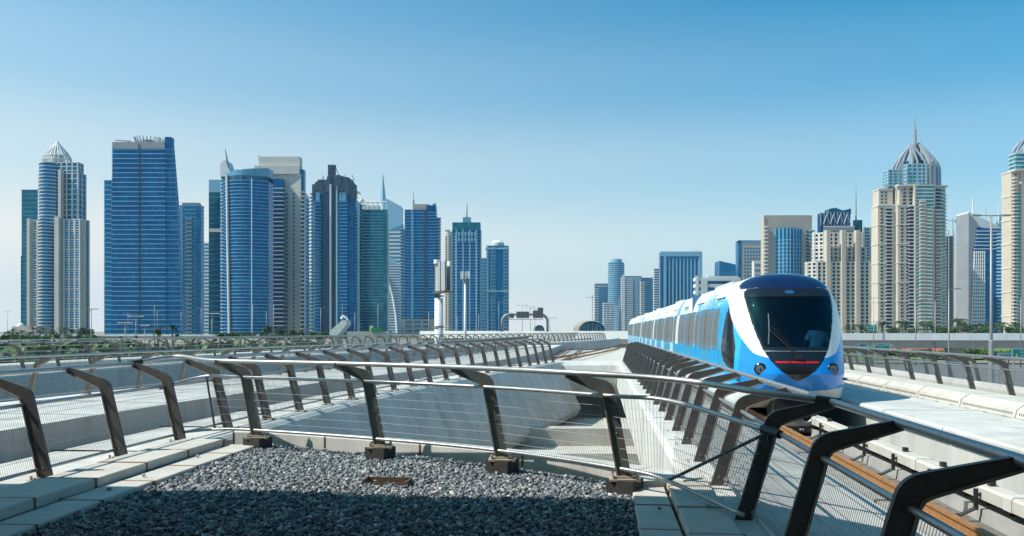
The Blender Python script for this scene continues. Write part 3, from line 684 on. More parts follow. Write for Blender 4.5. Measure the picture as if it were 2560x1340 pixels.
# end cap of the lead car is open to the gangway; interior
mb = MB(); mb.box((0, 5.6, 1.04), (2.9, 9.6, .06)); mb.build('cab_floor', M_int, TR)
mb = MB(); mb.box((0, 11.2, 2.4), (2.9, .08, 2.7)); mb.build('partition', M_int, TR)
mb = MB(); mb.box((0, .95, 1.50), (1.7, .5, .78)); mb.build('front_console', M_int, TR)
for sx in (-1, 1):
    st = inst(MB().box((0, 0, .22), (.5, 1.8, .44)).mesh('bench_seat', M_seat), 'bench_seat', (sx * .98, 3.2, 1.07), 0, TR)
    inst(MB().box((0, 0, .55), (.5, .1, .7)).mesh('backrest', M_seat), 'backrest', (0, .92, .35), 0, st)
for x, y in ((-.45, 2.6), (.4, 4.2), (-.5, 6)):
    mb = MB(); mb.tube([(x, y, 1.07), (x, y, 3.4)], .018, 6); mb.build('grab_pole', M_steel, TR)
mb = MB(); mb.box((-.35, 1.9, 3.12), (.62, .05, .22)); mb.build('ceiling_screen', M_lamp, TR)
# emblem, seam line, lamps, wiper
def front_y(x, z):                                      # distance of the nose surface from the tip at (x, z)
    s0, s1 = 0.0, 1.0
    ang = math.atan2(z - ZC, x)
    best = min(RING, key=lambda p: abs((math.atan2(p[1] - ZC, p[0]) - ang + math.pi) % (2 * math.pi) - math.pi))
    s = min(math.hypot(x, z - ZC) / math.hypot(best[0], best[1] - ZC), .999)
    y0 = NR * (1 - (1 - s ** 2.7) ** (1 / 2.7)); return y0 + rake(z) * (1 - y0 / NR)
mb = MB(); vs = [(.13 * math.cos(a), z_ := 3.40 + .055 * math.sin(a)) for a in np.linspace(0, 2 * math.pi, 17)[:-1]]
mb.add([(x, front_y(x, z) - .012, z) for x, z in vs], [tuple(range(16))]); mb.build('oval_emblem', mat('emblem_blue', (.02, .08, .2), .3), TR)
pts = [(sx_ * mask_hw(z), z) for sx_, zz in ((-1, np.linspace(3.2, 3.53, 10)), (1, np.linspace(3.53, 3.2, 10))) for z in zz]
mb = MB(); mb.tube([(x, front_y(x, z) - .004, z) for x, z in pts], .012, 5); mb.build('windscreen_trim', M_steel, TR)
mb = MB(); mb.tube([(x, front_y(x, 1.80) - .004, 1.80) for x in np.linspace(-.80, .80, 14)], .010, 5); mb.build('windscreen_trim', M_steel, TR)
for x0, x1 in ((-.56, -.21), (-.18, .16), (.19, .54)):
    mb = MB(); xs = np.linspace(x0, x1, 6)
    mb.add([(x, front_y(x, z) - .012, z) for z in (1.495, 1.54) for x in xs], [(i, i + 1, i + 7, i + 6) for i in range(5)]); mb.build('marker_light', M_red, TR)
for sx in (-.93, .93):
    y = front_y(sx, 1.33); mb = MB(); M_ = Matrix.Rotation(R(90), 3, 'X') 
    def ring_disc(prof, m_, nm, par):
        mb = MB(); mb.lathe(prof, (0, 0, 0), 22)
        nx = 1 if sx > 0 else -1; rot = Matrix.Rotation(nx * R(20), 3, 'Z') @ Matrix.Rotation(R(90), 3, 'X')
        mb.v = [tuple(rot @ Vector(p)) for p in mb.v]; ob = mb.build(nm, m_, par, smooth=True); return ob
    h = ring_disc([(0, .02), (.155, .02), (.165, .0), (.165, -.1)], M_mask, 'headlight', TR); h.location = (sx, y - .01, 1.33)
    q = ring_disc([(.10, .026), (.10, .035), (.085, .03), (.05, .024), (0, .022)], M_lamp, 'lens', h)
    q = ring_disc([(0, .05), (.03, .048), (.04, .03)], M_silver, 'bulb', h)
mb = MB(); P0 = Vector((.03, front_y(.03, 1.64) - .04, 1.64)); P1 = Vector((-.66, front_y(-.66, 2.38) - .05, 2.38))
mb.tube([P0, P0.lerp(P1, .5) + Vector((0, -.03, 0)), P1], .018, 6); mb.tube([P0 + Vector((.09, 0, -.02)), P1 + Vector((.07, 0, .06))], .010, 5); mb.box(P0, (.16, .06, .10)); w_ = mb.build('wiper_arm', M_blackm, TR)
mb = MB(); mb.tube([(-.70, front_y(-.70, 2.0) - .035, 1.98), (-.66, P1.y, 2.4), (-.64, front_y(-.64, 2.8) - .03, 2.80)], .014, 5); mb.build('wiper_blade', M_steel, TR)
# coupler under the nose
mb = MB(); mb.box((0, .75, .26), (1.15, .9, .50)); mb.build('coupler_recess', M_dark, TR)
cp = inst(MB().box((0, 0, .02), (.62, .34, .42)).mesh('coupler', M_alu), 'coupler', (.05, .12, .06), 0, TR)
mb = MB(); mb.lathe([(.15, .0), (.15, .06), (.125, .06), (.11, -.04)], (0, 0, 0), 18); mb.v = [(x, -z - .17, y) for x, y, z in mb.v]; q = mb.build('coupling_cup', M_alu, cp, smooth=True); q.location = (.12, 0, .05)
mb = MB(); mb.lathe([(0, 0), (.124, 0)], (0, 0, 0), 18); mb.v = [(x, -z - .185, y) for x, y, z in mb.v]; q = mb.build('cup_mouth', M_dark, cp); q.location = (.12, 0, .05)
mb = MB(); mb.lathe([(0, .14), (.06, .10), (.10, .02)], (0, 0, 0), 12); mb.v = [(x, -z - .17, y) for x, y, z in mb.v]; q = mb.build('coupling_cone', M_alu, cp); q.location = (-.16, 0, .05)
mb = MB(); mb.box((.0, -.05, -.27), (.70, .30, .15)); mb.build('electric_box', M_blackm, cp)
for x in (-.26, 0, .26):
    mb = MB()
    if x: mb.add([(x - .03, -.205, -.29), (x + .03, -.205, -.29), (x, -.205, -.235)], [(0, 1, 2)])
    else: mb.add([(-.05, -.205, -.30), (0, -.205, -.27), (-.05, -.205, -.235)], [(0, 1, 2)]).add([(.05, -.205, -.30), (.05, -.205, -.235), (0, -.205, -.27)], [(0, 1, 2)])
    mb.build('warning_mark', M_yel if x else M_whm, cp)
for sx in (-.36, .36):
    mb = MB(); mb.tube([(sx, -.1, -.30), (sx * 1.12, -.12, -.1), (sx * 1.0, 0, .1)], .022, 6); mb.build('hose', M_alu, cp)
# following cars
CARL = 16.6
def car_mesh(front_gap, L, key):
    mb = MB(); YS = [front_gap, .3, 1.3, 1.32] + list(np.linspace(3, L - 3, 6)) + [L - 1.32, L - 1.3, L - .06]
    R2 = RING[::4]; m_ = len(R2)
    for y in YS: mb.v.extend((x, y, z) for x, z in R2)
    for i in range(len(YS) - 1):
        for k in range(m_):
            k2 = (k + 1) % m_; z = (R2[k][1] + R2[k2][1]) / 2; y = (YS[i] + YS[i + 1]) / 2
            end = y < 1.3 or (y > L - 1.3 and key % 2)
            c = 6 if z > 3.86 else (0 if z < .82 else 1 if z < 1.70 or (end and y < 1.3 and key % 2 and z > 3.05 and z < 3.7) else 0)
            mb.f.append((i * m_ + k, i * m_ + k2, (i + 1) * m_ + k2, (i + 1) * m_ + k)); mb.m.append(c)
    mb.f.append(tuple(range(m_))); mb.m.append(5); e = (len(YS) - 1) * m_; mb.f.append(tuple(e + k for k in range(m_))[::-1]); mb.m.append(5)
    me = mb.mesh('car_body', MT, True); bm_ = bmesh.new(); bm_.from_mesh(me); bmesh.ops.recalc_face_normals(bm_, faces=bm_.faces[:]); bm_.to_mesh(me); bm_.free(); return me
cmA, cmB = car_mesh(.06, CARL, 0), car_mesh(.06, CARL, 1)
mb = MB(); R3 = [(x * .90, .3 + (z - .3) * .95) for x, z in RING[::6]]; mb.add([(x, y, z) for y in (-.5, .3) for x, z in R3], [(k, (k + 1) % len(R3), len(R3) + (k + 1) % len(R3), len(R3) + k) for k in range(len(R3))]); bell = mb.mesh('gangway_bellows', M_bell)

def panel(y0, y1, z0, z1, m_, name, sx, proud=.010, rc=.0):
    zs = np.linspace(z0, z1, 7); mb = MB()
    for p in (proud, -.02):
        for z in zs: x = sx * (side_x(z) + p); mb.v += [(x, y0, z), (x, y1, z)]
    for i in range(6): mb.f.append((2 * i, 2 * i + 1, 2 * i + 3, 2 * i + 2)); mb.m.append(0)
    for i in range(6):
        for j, q in ((0, 14), (1, 15)): mb.f.append((2 * i + j, 2 * i + 2 + j, q + 2 * i + 2, q + 2 * i)); mb.m.append(0)
    mb.f.append((0, 1, 15, 14)); mb.m.append(0); mb.f.append((12, 13, 27, 26)); mb.m.append(0)
    return mb.mesh(name, m_, True)
cache = {}
def put(y0, w_, z0, z1, m_, name, sx, yb, par, proud=.010):
    k = (w_, z0, z1, m_.name, sx, proud, name)
    if k not in cache: cache[k] = panel(0, w_, z0, z1, m_, name, sx, proud)
    return inst(cache[k], name, (0, y0 + yb, 0), 0, par)
for c in range(5):
    yb = c * CARL
    if c: inst(cmB if c % 2 else cmA, 'car_body', (0, yb, 0), 0, TR); inst(bell, 'gangway_bellows', (0, yb, 0), 0, TR)
    doors = [3.45, 8.4, 13.3] if c == 0 else [2.1, 7.9, 13.6]
    wins = [(4.95, 3.35), (9.9, 3.3), (14.75, 1.3)] if c == 0 else [(.75, 1.25), (3.6, 4.2), (9.4, 4.1), (15.1, .9)]
    for sx in (-1, 1):
        for d in doors:
            dr = put(d, 1.4, 1.06, 3.30, M_tdoor if c < 1 else M_ddoor, 'door', sx, yb, TR, .006)
            for e in (.10, .75): put(e, .55, 1.75, 3.02, M_twin, 'door_window', sx, 0, dr, .014)
            put(-.12, 1.64, 3.33, 3.36, M_blackm, 'door_rail', sx, 0, dr, .012 if c else .025)
            put(.69, .02, 1.06, 3.30, M_blackm, 'door_seam', sx, 0, dr, .011)
        for d, w_ in wins:
            wd = put(d, w_, 1.72, 3.06, M_twin, 'side_window', sx, yb, TR, .010)
            if w_ > 2: put(w_ / 2 - .03, .06, 1.72, 3.06, M_mask, 'window_bar', sx, 0, wd, .016)
    for y in (3.0, 14.0):
        mb = MB(); mb.box((0, 0, .30), (1.9, 2.6, .22)); bg_ = inst(mb.mesh('bogie', M_blackm), 'bogie', (0, yb + y + (1.2 if c == 0 and y < 5 else 0), 0), 0, TR)
        for wy in (-.9, .9):
            for wx_ in (-.65, .65):
                m2 = MB(); m2.lathe([(0, -.07), (.40, -.07), (.43, -.05), (.43, .0), (.40, .07), (0, .07)], (0, 0, 0), 18); m2.v = [(z + wx_, x + wy, y_ + .40) for x, y_, z in m2.v]; m2.build('wheel', M_alu, bg_, smooth=True)
    mb = MB(); mb.box((0, 8.5, 3.97), (1.3, 4.2, .10)); q = mb.build('roof_unit', M_roof, TR); q.location = (0, yb, 0)
# panel seams on the lead car
for y in (3.3, 9.7, 14.6):
    for sx in (-1, 1): put(y, .02, .85, 3.8, M_blackm, 'panel_seam', sx, 0, TR, .004)
for c in range(5):
    for sx in (-1, 1): put(.4 if c else 3.4, 15.4 if c else 12.4, .80, .815, M_blackm, 'sill_seam', sx, c * CARL, TR, .005)
# ------------------------------------------------------------------ the passenger at the front seat, back to the windscreen
def skin_body(name, chain, edges, m_list, paintf):
    me = bpy.data.meshes.new(name); me.from_pydata([c[0] for c in chain], edges, []); o = bpy.data.objects.new(name, me); COL.objects.link(o)
    md = o.modifiers.new('skin', 'SKIN'); md.use_smooth_shade = True
    for i, c in enumerate(chain): me.skin_vertices[0].data[i].radius = c[1]
    me.skin_vertices[0].data[0].use_root = True
    o.modifiers.new('sub', 'SUBSURF').levels = 2
    dg = bpy.context.evaluated_depsgraph_get(); m2 = bpy.data.meshes.new_from_object(o.evaluated_get(dg)); o.modifiers.clear(); o.data = m2
    m2.materials.clear()
    for m_ in m_list: m2.materials.append(m_)
    for p in m2.polygons: p.material_index = paintf(p.center); p.use_smooth = True
    return o
M_shirt = mat('white_shirt', (.78, .79, .80), .8, noise=.08, nscale=9); M_skin = mat('skin_tone', (.19, .095, .06), .55); M_hair = mat('dark_hair', (.012, .010, .010), .6); M_trous = mat('dark_trousers', (.02, .025, .04), .8)
ch = [((0, 0, .0), (.17, .13)), ((0, .02, .22), (.155, .11)), ((0, .03, .42), (.19, .12)), ((.0, .03, .53), (.12, .09)), ((0, .03, .60), (.058, .058)), ((0, .04, .68), (.075, .085)), ((0, .045, .76), (.085, .10)), ((0, .04, .84), (.06, .075)),
      ((-.19, .03, .49), (.075, .075)), ((-.27, .0, .30), (.058, .058)), ((-.33, -.02, .16), (.044, .044)), ((-.36, .10, .06), (.040, .040)), ((-.35, .22, .02), (.03, .03)),
      ((.19, .03, .49), (.075, .075)), ((.26, .02, .30), (.058, .058)), ((.29, .05, .14), (.044, .044)), ((.24, .20, .08), (.040, .040)), ((.2, .3, .08), (.03, .03)),
      ((-.11, .12, -.02), (.10, .10)), ((-.13, .42, .0), (.08, .08)), ((-.13, .46, -.38), (.055, .055)), ((-.13, .56, -.44), (.045, .04)),
      ((.11, .12, -.02), (.10, .10)), ((.13, .42, .0), (.08, .08)), ((.13, .46, -.38), (.055, .055)), ((.13, .56, -.44), (.045, .04))]
ed = [(0, 1), (1, 2), (2, 3), (3, 4), (4, 5), (5, 6), (6, 7), (2, 8), (8, 9), (9, 10), (10, 11), (11, 12), (2, 13), (13, 14), (14, 15), (15, 16), (16, 17), (0, 18), (18, 19), (19, 20), (20, 21), (0, 22), (22, 23), (23, 24), (24, 25)]
# five fingers on each hand
for h, base, sx in ((12, ch[12][0], -1), (17, ch[17][0], 1)):
    for k in range(5):
        fx = (k - 2) * .017 * 1.0 + (0.02 * sx * -1 if k == (4 if sx < 0 else 0) else 0); Ln = (.05, .07, .075, .068, .045)[k]
        i0 = len(ch); ch.append(((base[0] + fx, base[1] + .045, base[2] - .002), (.010, .010))); ch.append(((base[0] + fx * 1.15, base[1] + .045 + Ln * .6, base[2] - .014), (.009, .009))); ch.append(((base[0] + fx * 1.2, base[1] + .045 + Ln, base[2] - .038), (.007, .007)))
        ed += [(h, i0), (i0, i0 + 1), (i0 + 1, i0 + 2)]
def pp(c):
    if c.z > .60 and (c.y < .06 or c.z > .80): return 2 if c.z > .64 else 1
    if c.z > .565: return 1
    if abs(c.x) > .20 and c.z < .31: return 1
    if c.z < -.03 or c.y > .16 and c.z < .13: return 3
    return 0
per = skin_body('person', ch, ed, [M_shirt, M_skin, M_hair, M_trous], pp)
tag(per, 'person in a white short sleeved shirt seated behind the windscreen, back turned', 'person')
mw = TR.matrix_basis; per.location = mw @ Vector((.88, 1.72, 1.72)); per.rotation_euler = (R(-4), R(6), TR.rotation_euler.z + R(8)); per.scale = (1, 1, 1)
# ------------------------------------------------------------------ ground, lawns, roads
GZ = -8.0
def sheet(name, pts, z, m):
    mb = MB(); mb.add([(x, y, z) for x, y in pts], [tuple(range(len(pts)))]); return structure(mb.build(name, m))
M_ground = mat('sandy_ground', (.30, .255, .19), .95, noise=.3, nscale=.03, dirt=(.12, .14, .07, .012, .7))
M_grass = mat('lawn_grass', (.10, .21, .035), .95, noise=.3, nscale=.15)
M_flow = mat('flower_bed', (.42, .10, .08), .95, noise=.35, nscale=.4)
M_asph = mat('asphalt', (.075, .075, .075), .9, noise=.2, nscale=.3)
M_scrub = mat('scrub_ground', (.11, .13, .055), .95, noise=.45, nscale=.12, dirt=(.25, .21, .14, .05, .8))
sheet('ground', [(-4000, -150), (4000, -150), (4000, 4900), (-4000, 4900)], GZ, M_ground)
sheet('scrub_field', [(-220, 40), (-34, 40), (-20, 120), (12, 240), (-40, 420), (-330, 420)], GZ + .02, M_scrub)
sheet('service_yard', [(-30, 10), (60, 10), (60, 200), (-20, 200)], GZ + .03, mat('yard_concrete', (.24, .235, .22), .9, noise=.25, nscale=.3, dirt=(.09, .08, .07, .2, .7)))
M_road = mat('worn_asphalt', (.15, .15, .15), .9, noise=.2, nscale=.25, dirt=(.09, .09, .09, .08, .6))
hw_ = sheet('highway', [(24, 0), (420, 0), (420, 232), (60, 232)], GZ + .05, M_road)
sheet('lawn', [(60, 300), (290, 300), (330, 430), (90, 430)], GZ + .02, M_grass)
lane = MB().box((0, 0, 0), (.25, 3.0, .006)).mesh('lane_mark', mat('road_paint', (.7, .7, .66), .7))
for k in range(4):
    for i in range(14): q = inst(lane, 'lane_mark', (70 + k * 9 + i * 6, 80 + i * 10, GZ + .06), R(-31), hw_)
sheet('road', [(-700, 520), (700, 520), (700, 560), (-700, 560)], GZ + .02, M_asph)
# grassy bank with flower beds under the right-hand flyover
mb = MB(); nx_, ny_ = 30, 14
for j in range(ny_ + 1):
    for i in range(nx_ + 1):
        u, v = i / nx_, j / ny_; x = 95 + 190 * u; y = 262 + 150 * v; b_ = math.exp(-((u - .45) / .28) ** 2 - ((v - .5) / .35) ** 2); mb.v.append((x, y, GZ + .05 + 5.2 * b_))
for j in range(ny_):
    for i in range(nx_): a_ = j * (nx_ + 1) + i; mb.f.append((a_, a_ + 1, a_ + nx_ + 2, a_ + nx_ + 1)); mb.m.append(1 if (7 <= i <= 11 and 3 <= j <= 6) or (i < 3 and j < 8) else 0)
structure(mb.build('grass_bank', [M_grass, M_flow], smooth=True))

M_fly = mat('whitewashed_concrete', (.80, .79, .76), .75, noise=.1, nscale=.3, dirt=(.5, .47, .42, .25, .5), streak=True)
# ------------------------------------------------------------------ flyovers
def flyover(label, pts, ztop, width, piers, gir=1.9, par=1.3):
    P = Path(pts, 2.0); x, y = P.at(0); t = thing('flyover', label, 'bridge', (x, y, GZ)); z0 = lambda y: 0
    h = width / 2
    sweep(P, 0, P.len, [(h - 1.6, ztop - par - gir), (h - .6, ztop - par - .25), (h, ztop - par), (h, ztop - par + .25), (-h, ztop - par + .25), (-h, ztop - par), (-h + .6, ztop - par - .25), (-h + 1.6, ztop - par - gir)], 10, zfun=z0).build('deck', M_conc, t, world=True)
    for s_ in (-1, 1):
        n = max(int(P.len / 24), 1)
        for i in range(n):
            a_, b_ = P.len * i / n, P.len * (i + 1) / n
            sweep(P, a_ + .03, b_ - .03, [(s_ * h, ztop - par + .24), (s_ * (h + .12), ztop - par - .1), (s_ * (h + .12), ztop), (s_ * (h - .2), ztop)], 12, zfun=z0).build('parapet', M_fly, t, world=True)
    for s_ in piers:
        x, y = P.at(s_); mb = MB(); a_ = P.ang(s_)
        mb.lathe([(1.6, GZ), (1.6, ztop - par - gir - 1.2), (3.0, ztop - par - gir + .05)], (x, y, 0), 20); mb.build('pier', M_conc, t, smooth=True, world=True)
    return t
flyover('long pale concrete flyover crossing behind the train with a round pier on the lawn', [(26, 246), (90, 238), (180, 232), (320, 238)], .95, 11, (20, 104, 200), gir=2.4, par=1.9)
flyover('white concrete flyover between the rail tracks and the domed station', [(-26, 252), (0, 238), (35, 226), (75, 214)], 1.6, 10, (12, 92), gir=1.5, par=2.1)
flyover('low grey highway ramp in front of the blue tower bases', [(-520, 470), (-300, 440), (-120, 430), (60, 470)], -.5, 12, (60, 180, 300, 420), gir=1.4, par=.8)

# ------------------------------------------------------------------ road gantry
M_whitep = mat('white_paint', (.72, .72, .71), .45, noise=.1, nscale=1); M_poleg = mat('grey_pole', (.30, .29, .28), .5, metal=.3); M_sback = mat('sign_back', (.08, .10, .12), .5)
D = 205; t = thing('road_gantry', 'grey arched road gantry with dark sign backs on the flyover', 'gantry', (wx(1310, D), D, wz(829, D)))
xa, xb, zt_ = wx(1255, D), wx(1369, D), wz(786, D); zb_ = wz(829, D); rr = 1.9
pts = [(xa, D, zb_)] + [(xa + rr - rr * math.cos(a_), D, zt_ - rr + rr * math.sin(a_)) for a_ in np.linspace(0, math.pi / 2, 7)] + [(xb - rr + rr * math.sin(a_), D, zt_ - rr + rr * math.cos(a_)) for a_ in np.linspace(0, math.pi / 2, 7)] + [(xb, D, zb_)]
mb = MB(); mb.tube(pts, .34, 10); mb.build('arch', M_poleg, t, smooth=True, world=True)
for x0, x1, y0, y1 in ((1273, 1285, 784, 795), (1291, 1323, 779, 795), (1332, 1344, 776, 795), (1344, 1358, 769, 795)):
    mb = MB(); mb.box(((wx(x0, D) + wx(x1, D)) / 2, D - .5, (wz(y0, D) + wz(y1, D)) / 2), (wx(x1, D) - wx(x0, D), .15, wz(y0, D) - wz(y1, D))); s_ = mb.build('sign_panel', M_sback, t, world=True)
    n = max(int((x1 - x0) / 4), 2)
    for k in range(n):
        mb = MB(); mb.box((wx(x0, D) + (wx(x1, D) - wx(x0, D)) * (k + .5) / n, D - .65, (wz(y0, D) + wz(y1, D)) / 2 - .2), (.10, .12, wz(y0, D) - wz(y1, D) + .3)); mb.v = [tuple(Vector(v) - t.location) for v in mb.v]; inst(mb.mesh('stiffener', M_poleg), 'stiffener', (0, 0, 0), 0, s_)
mb = MB(); mb.box(((wx(1272, D) + wx(1357, D)) / 2, D - .7, wz(799, D)), (wx(1357, D) - wx(1272, D), 1.0, .12)); mb.build('catwalk', M_poleg, t, world=True)

# ------------------------------------------------------------------ domed stations
M_gold = mat('gold_shell', (.52, .45, .33), .35, metal=.5, noise=.1, nscale=.3); M_sglass = glass_mat('station_glass', (.02, .09, .16), (.05, .2, .3), (2, 2), .1, .4, .6)
for (x0, x1, y0, yb_, D, lab) in ((1446, 1512, 803, 826, 620, 'golden shell domed station with a glass front beyond the white flyover'), (1336, 1361, 813, 826, 900, 'small distant domed station beside the gantry leg')):
    cx_, w_ = wx((x0 + x1) / 2, D), (wx(x1, D) - wx(x0, D)) / 2; zb_ = wz(yb_, D) - 1; h_ = wz(y0, D) - zb_
    t = thing('domed_station', lab, 'station', (cx_, D, GZ))
    mb = MB(); n = 18; S_ = [(math.cos(a_) * w_, math.sin(a_) ** .85 * h_) for a_ in np.linspace(0, math.pi, n)]
    for k, (dy, sc_) in enumerate(((0, 1), (2, 1.06), (40, 1.1), (80, .7), (95, .2))):
        mb.v += [(x * sc_, dy, zb_ - GZ + z * sc_) for x, z in S_]
    for k in range(4):
        for i in range(n - 1): mb.f.append((k * n + i, k * n + i + 1, (k + 1) * n + i + 1, (k + 1) * n + i)); mb.m.append(0)
    mb.build('shell', M_gold, t, smooth=True)
    mb = MB(); mb.add([(x * .93, 1.0, zb_ - GZ + z * .88) for x, z in S_], [tuple(range(n))]); g_ = mb.build('glass_front', M_sglass, t)
    for i in range(2, n - 2, 2): mb = MB(); mb.box((S_[i][0] * .93, .8, zb_ - GZ + S_[i][1] * .44), (.25, .3, S_[i][1] * .87)); mb.build('mullion', M_poleg, g_)
    mb = MB(); mb.box((0, 45, (zb_ - GZ) / 2), (w_ * 1.8, 90, zb_ - GZ)); mb.build('podium', M_conc, t)

# ------------------------------------------------------------------ billboard and mast
D = 175; t = thing('billboard', 'tall white column billboard with a blank grey panel turned edge on', 'billboard', (wx(1097, D), D, GZ))
mb = MB(); mb.lathe([(1.0, 0), (.92, wz(745, D) - GZ), (.0, wz(745, D) - GZ)], (0, 0, 0), 16); mb.build('column', M_whitep, t, smooth=True)
mb = MB(); mb.lathe([(1.15, 0), (1.15, .5), (.95, .5)], (0, 0, wz(820, D) - GZ), 16); mb.build('collar', M_poleg, t)
mb = MB(); mb.lathe([(1.2, 0), (1.2, .18), (.95, .18)], (0, 0, wz(741, D) - GZ), 16); mb.build('collar', M_blackm, t)
zc_ = (wz(656, D) + wz(728, D)) / 2 - GZ; hh = wz(656, D) - wz(728, D)
for nm, m_, off_ in (('front_panel', mat('panel_grey', (.36, .38, .40), .4, noise=.25, nscale=.6, streak=True), -.5), ('rear_panel', M_whitep, .6)):
    mb = MB(); M_ = Matrix.Rotation(R(-62), 3, 'Z'); mb.box((0, 0, 0), (6.4, .25, hh)); mb.v = [tuple(M_ @ Vector((x + 1.6, y + off_, z)) + Vector((.2, 0, zc_))) for x, y, z in mb.v]; p_ = mb.build(nm, m_, t)
    for k in (-1.2, 2.0, 4.7):
        mb = MB(); mb.box((k, -.2, 0), (.10, .1, hh)); mb.v = [tuple(M_ @ Vector((x, y + off_, z)) + Vector((.2, 0, zc_))) for x, y, z in mb.v]; mb.build('panel_seam', M_blackm, p_)
mb = MB(); mb.box((0, 0, 0), (6.8, 1.9, .22)); mb.v = [tuple(Matrix.Rotation(R(-62), 3, 'Z') @ Vector((x + 1.6, y, z)) + Vector((.2, 0, zc_ - hh / 2 - .3))) for x, y, z in mb.v]; mb.build('catwalk', M_rust, t)
mb = MB(); mb.lathe([(.8, 0), (.8, .9), (0, .9)], (-.3, 0, zc_ + hh / 2 - .3), 12); mb.build('column_cap', M_whitep, t)
D = 160; t = thing('telecom_mast', 'slim white telecom mast with a ring of antennas beside the billboard', 'mast', (wx(1163, D), D, GZ))
mb = MB(); mb.tube([(0, 0, 0), (0, 0, wz(705, D) - GZ)], [.36, .2], 12); mb.build('pole', M_whitep, t, smooth=True)
mb = MB(); mb.lathe([(.9, 0), (.9, .12), (.2, .12)], (0, 0, wz(699, D) - GZ), 12); mb.build('platform', M_poleg, t)
for k in range(9):
    a_ = 2 * math.pi * k / 9; mb = MB(); mb.box((0, 0, 0), (.18, .14, 1.55)); inst(mb.mesh('antenna', M_whitep), 'antenna', (.85 * math.cos(a_), .85 * math.sin(a_), wz(688, D) - GZ), a_, t)
mb = MB(); mb.tube([(0, 0, wz(705, D) - GZ), (0, 0, wz(680, D) - GZ)], .12, 6); mb.build('spigot', M_poleg, t)
# white wedge-shaped canopy fin with a small mast
D = 210; t = thing('roof_fin', 'white slanted roof fin like a ski jump in front of the dark tower', 'roof fin', (wx(850, D), D, GZ))
mb = MB(); pl = [(832, 838), (850, 838), (872, 812), (871, 800), (860, 802), (834, 825), (829, 832)]
mb.xprism([(wx(a_, D) - wx(850, D), wz(b_, D) - GZ) for a_, b_ in pl], -3, 3); mb.build('fin', M_whitep, t)
mb = MB(); mb.box((wx(845, D) - wx(850, D), 0, (wz(837, D) - GZ) / 2), (1.8, 4, wz(837, D) - GZ)); mb.build('support', M_conc, t)
mb = MB(); mb.tube([(wx(856, D) - wx(850, D), 0, wz(803, D) - GZ), (wx(856, D) - wx(850, D), 0, wz(757, D) - GZ)], [.16, .06], 6); mb.build('mast', M_poleg, t)
mb = MB(); mb.tube([(wx(x_, D) - wx(850, D), -.5, wz(y_, D) - GZ) for x_, y_ in ((853, 797), (858, 790), (868, 795), (871, 801))], .28, 6); mb.build('bracket_arm', M_whitep, t)
# site hut with green hoarding
D = 230; t = thing('site_hut', 'low flat roofed hut with a green hoarding near the roof fin', 'hut', (wx(920, D), D, GZ))
mb = MB(); mb.box((0, 3, (wz(829, D) - GZ) / 2), (wx(972, D) - wx(868, D), 6, wz(829, D) - GZ)); mb.build('wall', M_conc, t)
mb = MB(); mb.box((2.5, -.2, wz(825, D) - GZ), (3.2, .2, 1.1)); mb.build('hoarding', mat('green_hoarding', (.03, .22, .08), .7), t)
mb = MB(); mb.box((.8, 1, wz(821, D) - GZ), (.9, .9, 1.6)); mb.build('water_tank', mat('cream_tank', (.6, .55, .35), .6), t)

# ------------------------------------------------------------------ street lamps
mb = MB(); mb.box((0, 0, 0), (.9, .35, .16)); LHEAD = mb.mesh('lamp_head', M_poleg)
mb = MB(); mb.box((0, 0, 0), (1.5, .5, .22)); LHEADW = mb.mesh('lamp_head', M_whitep)
def lamp(x, ytop, D, arm, label, heads=2, r=.10, white=False, group='street lamps along the highway', zb=None):
    zt_ = wz(ytop, D); t = thing('street_lamp', label, 'street lamp', (wx(x, D), D, GZ if zb is None else zb), 0, group)
    z0 = t.location.z; mb = MB(); mb.tube([(0, 0, 0), (0, 0, zt_ - z0)], [r, r * .55], 8); mb.build('pole', M_poleg, t, smooth=True)
    mb = MB(); mb.box((0, 0, zt_ - z0), (2 * arm, .10, .10)); mb.build('arm', M_poleg, t)
    for k in range(heads):
        u = -1 + 2 * k / max(heads - 1, 1) if heads > 1 else 1
        inst(LHEADW if white else LHEAD, 'lamp_head', (u * arm, 0, zt_ - z0 + .03), 0, t)
    return t
L0 = 'thin double armed street lamp far off along the highway'
t = lamp(2478, 539, 88, 1.65, 'tall double armed street lamp with a thick base by the outer railing', r=.19)
mb = MB(); mb.lathe([(.30, 0), (.26, wz(852, 88) - GZ), (.18, wz(850, 88) - GZ)], (0, 0, 0), 10); mb.build('base_sleeve', M_poleg, t)
lamp(2372, 722, 120, 1.3, 'medium double armed street lamp in front of the domed beige tower', r=.15)
for x_, y_, D_ in ((2184, 745, 230), (2289, 755, 220), (2295, 765, 320), (2338, 752, 230), (2552, 745, 210), (2128, 795, 300)):
    lamp(x_, y_, D_, 1.4, 'slender street lamp standing on the long pale flyover road', r=.16, group='street lamps on the long pale flyover', zb=None)
for x_, y_, D_ in ((1306, 763, 320), (1326, 767, 330), (1337, 771, 300), (1375, 795, 250), (1548, 744, 330), (1527, 761, 380), (1516, 771, 420), (1555, 775, 420)):
    lamp(x_, y_, D_, 1.6, 'thin street lamp near the domed station and gantry', r=.15, group='street lamps by the domed station')
for x_, y_, D_ in ((19, 779, 420), (320, 783, 420), (386, 763, 400), (393, 779, 420), (453, 781, 380), (503, 770, 330), (632, 762, 300), (666, 778, 360), (684, 763, 310), (802, 770, 340), (887, 783, 330), (945, 760, 300), (1072, 780, 320), (1143, 792, 330), (1197, 785, 310), (1247, 755, 300)):
    lamp(x_, y_, D_, 1.5, 'thin street lamp standing before the blue towers', r=.15, group='street lamps before the blue towers')
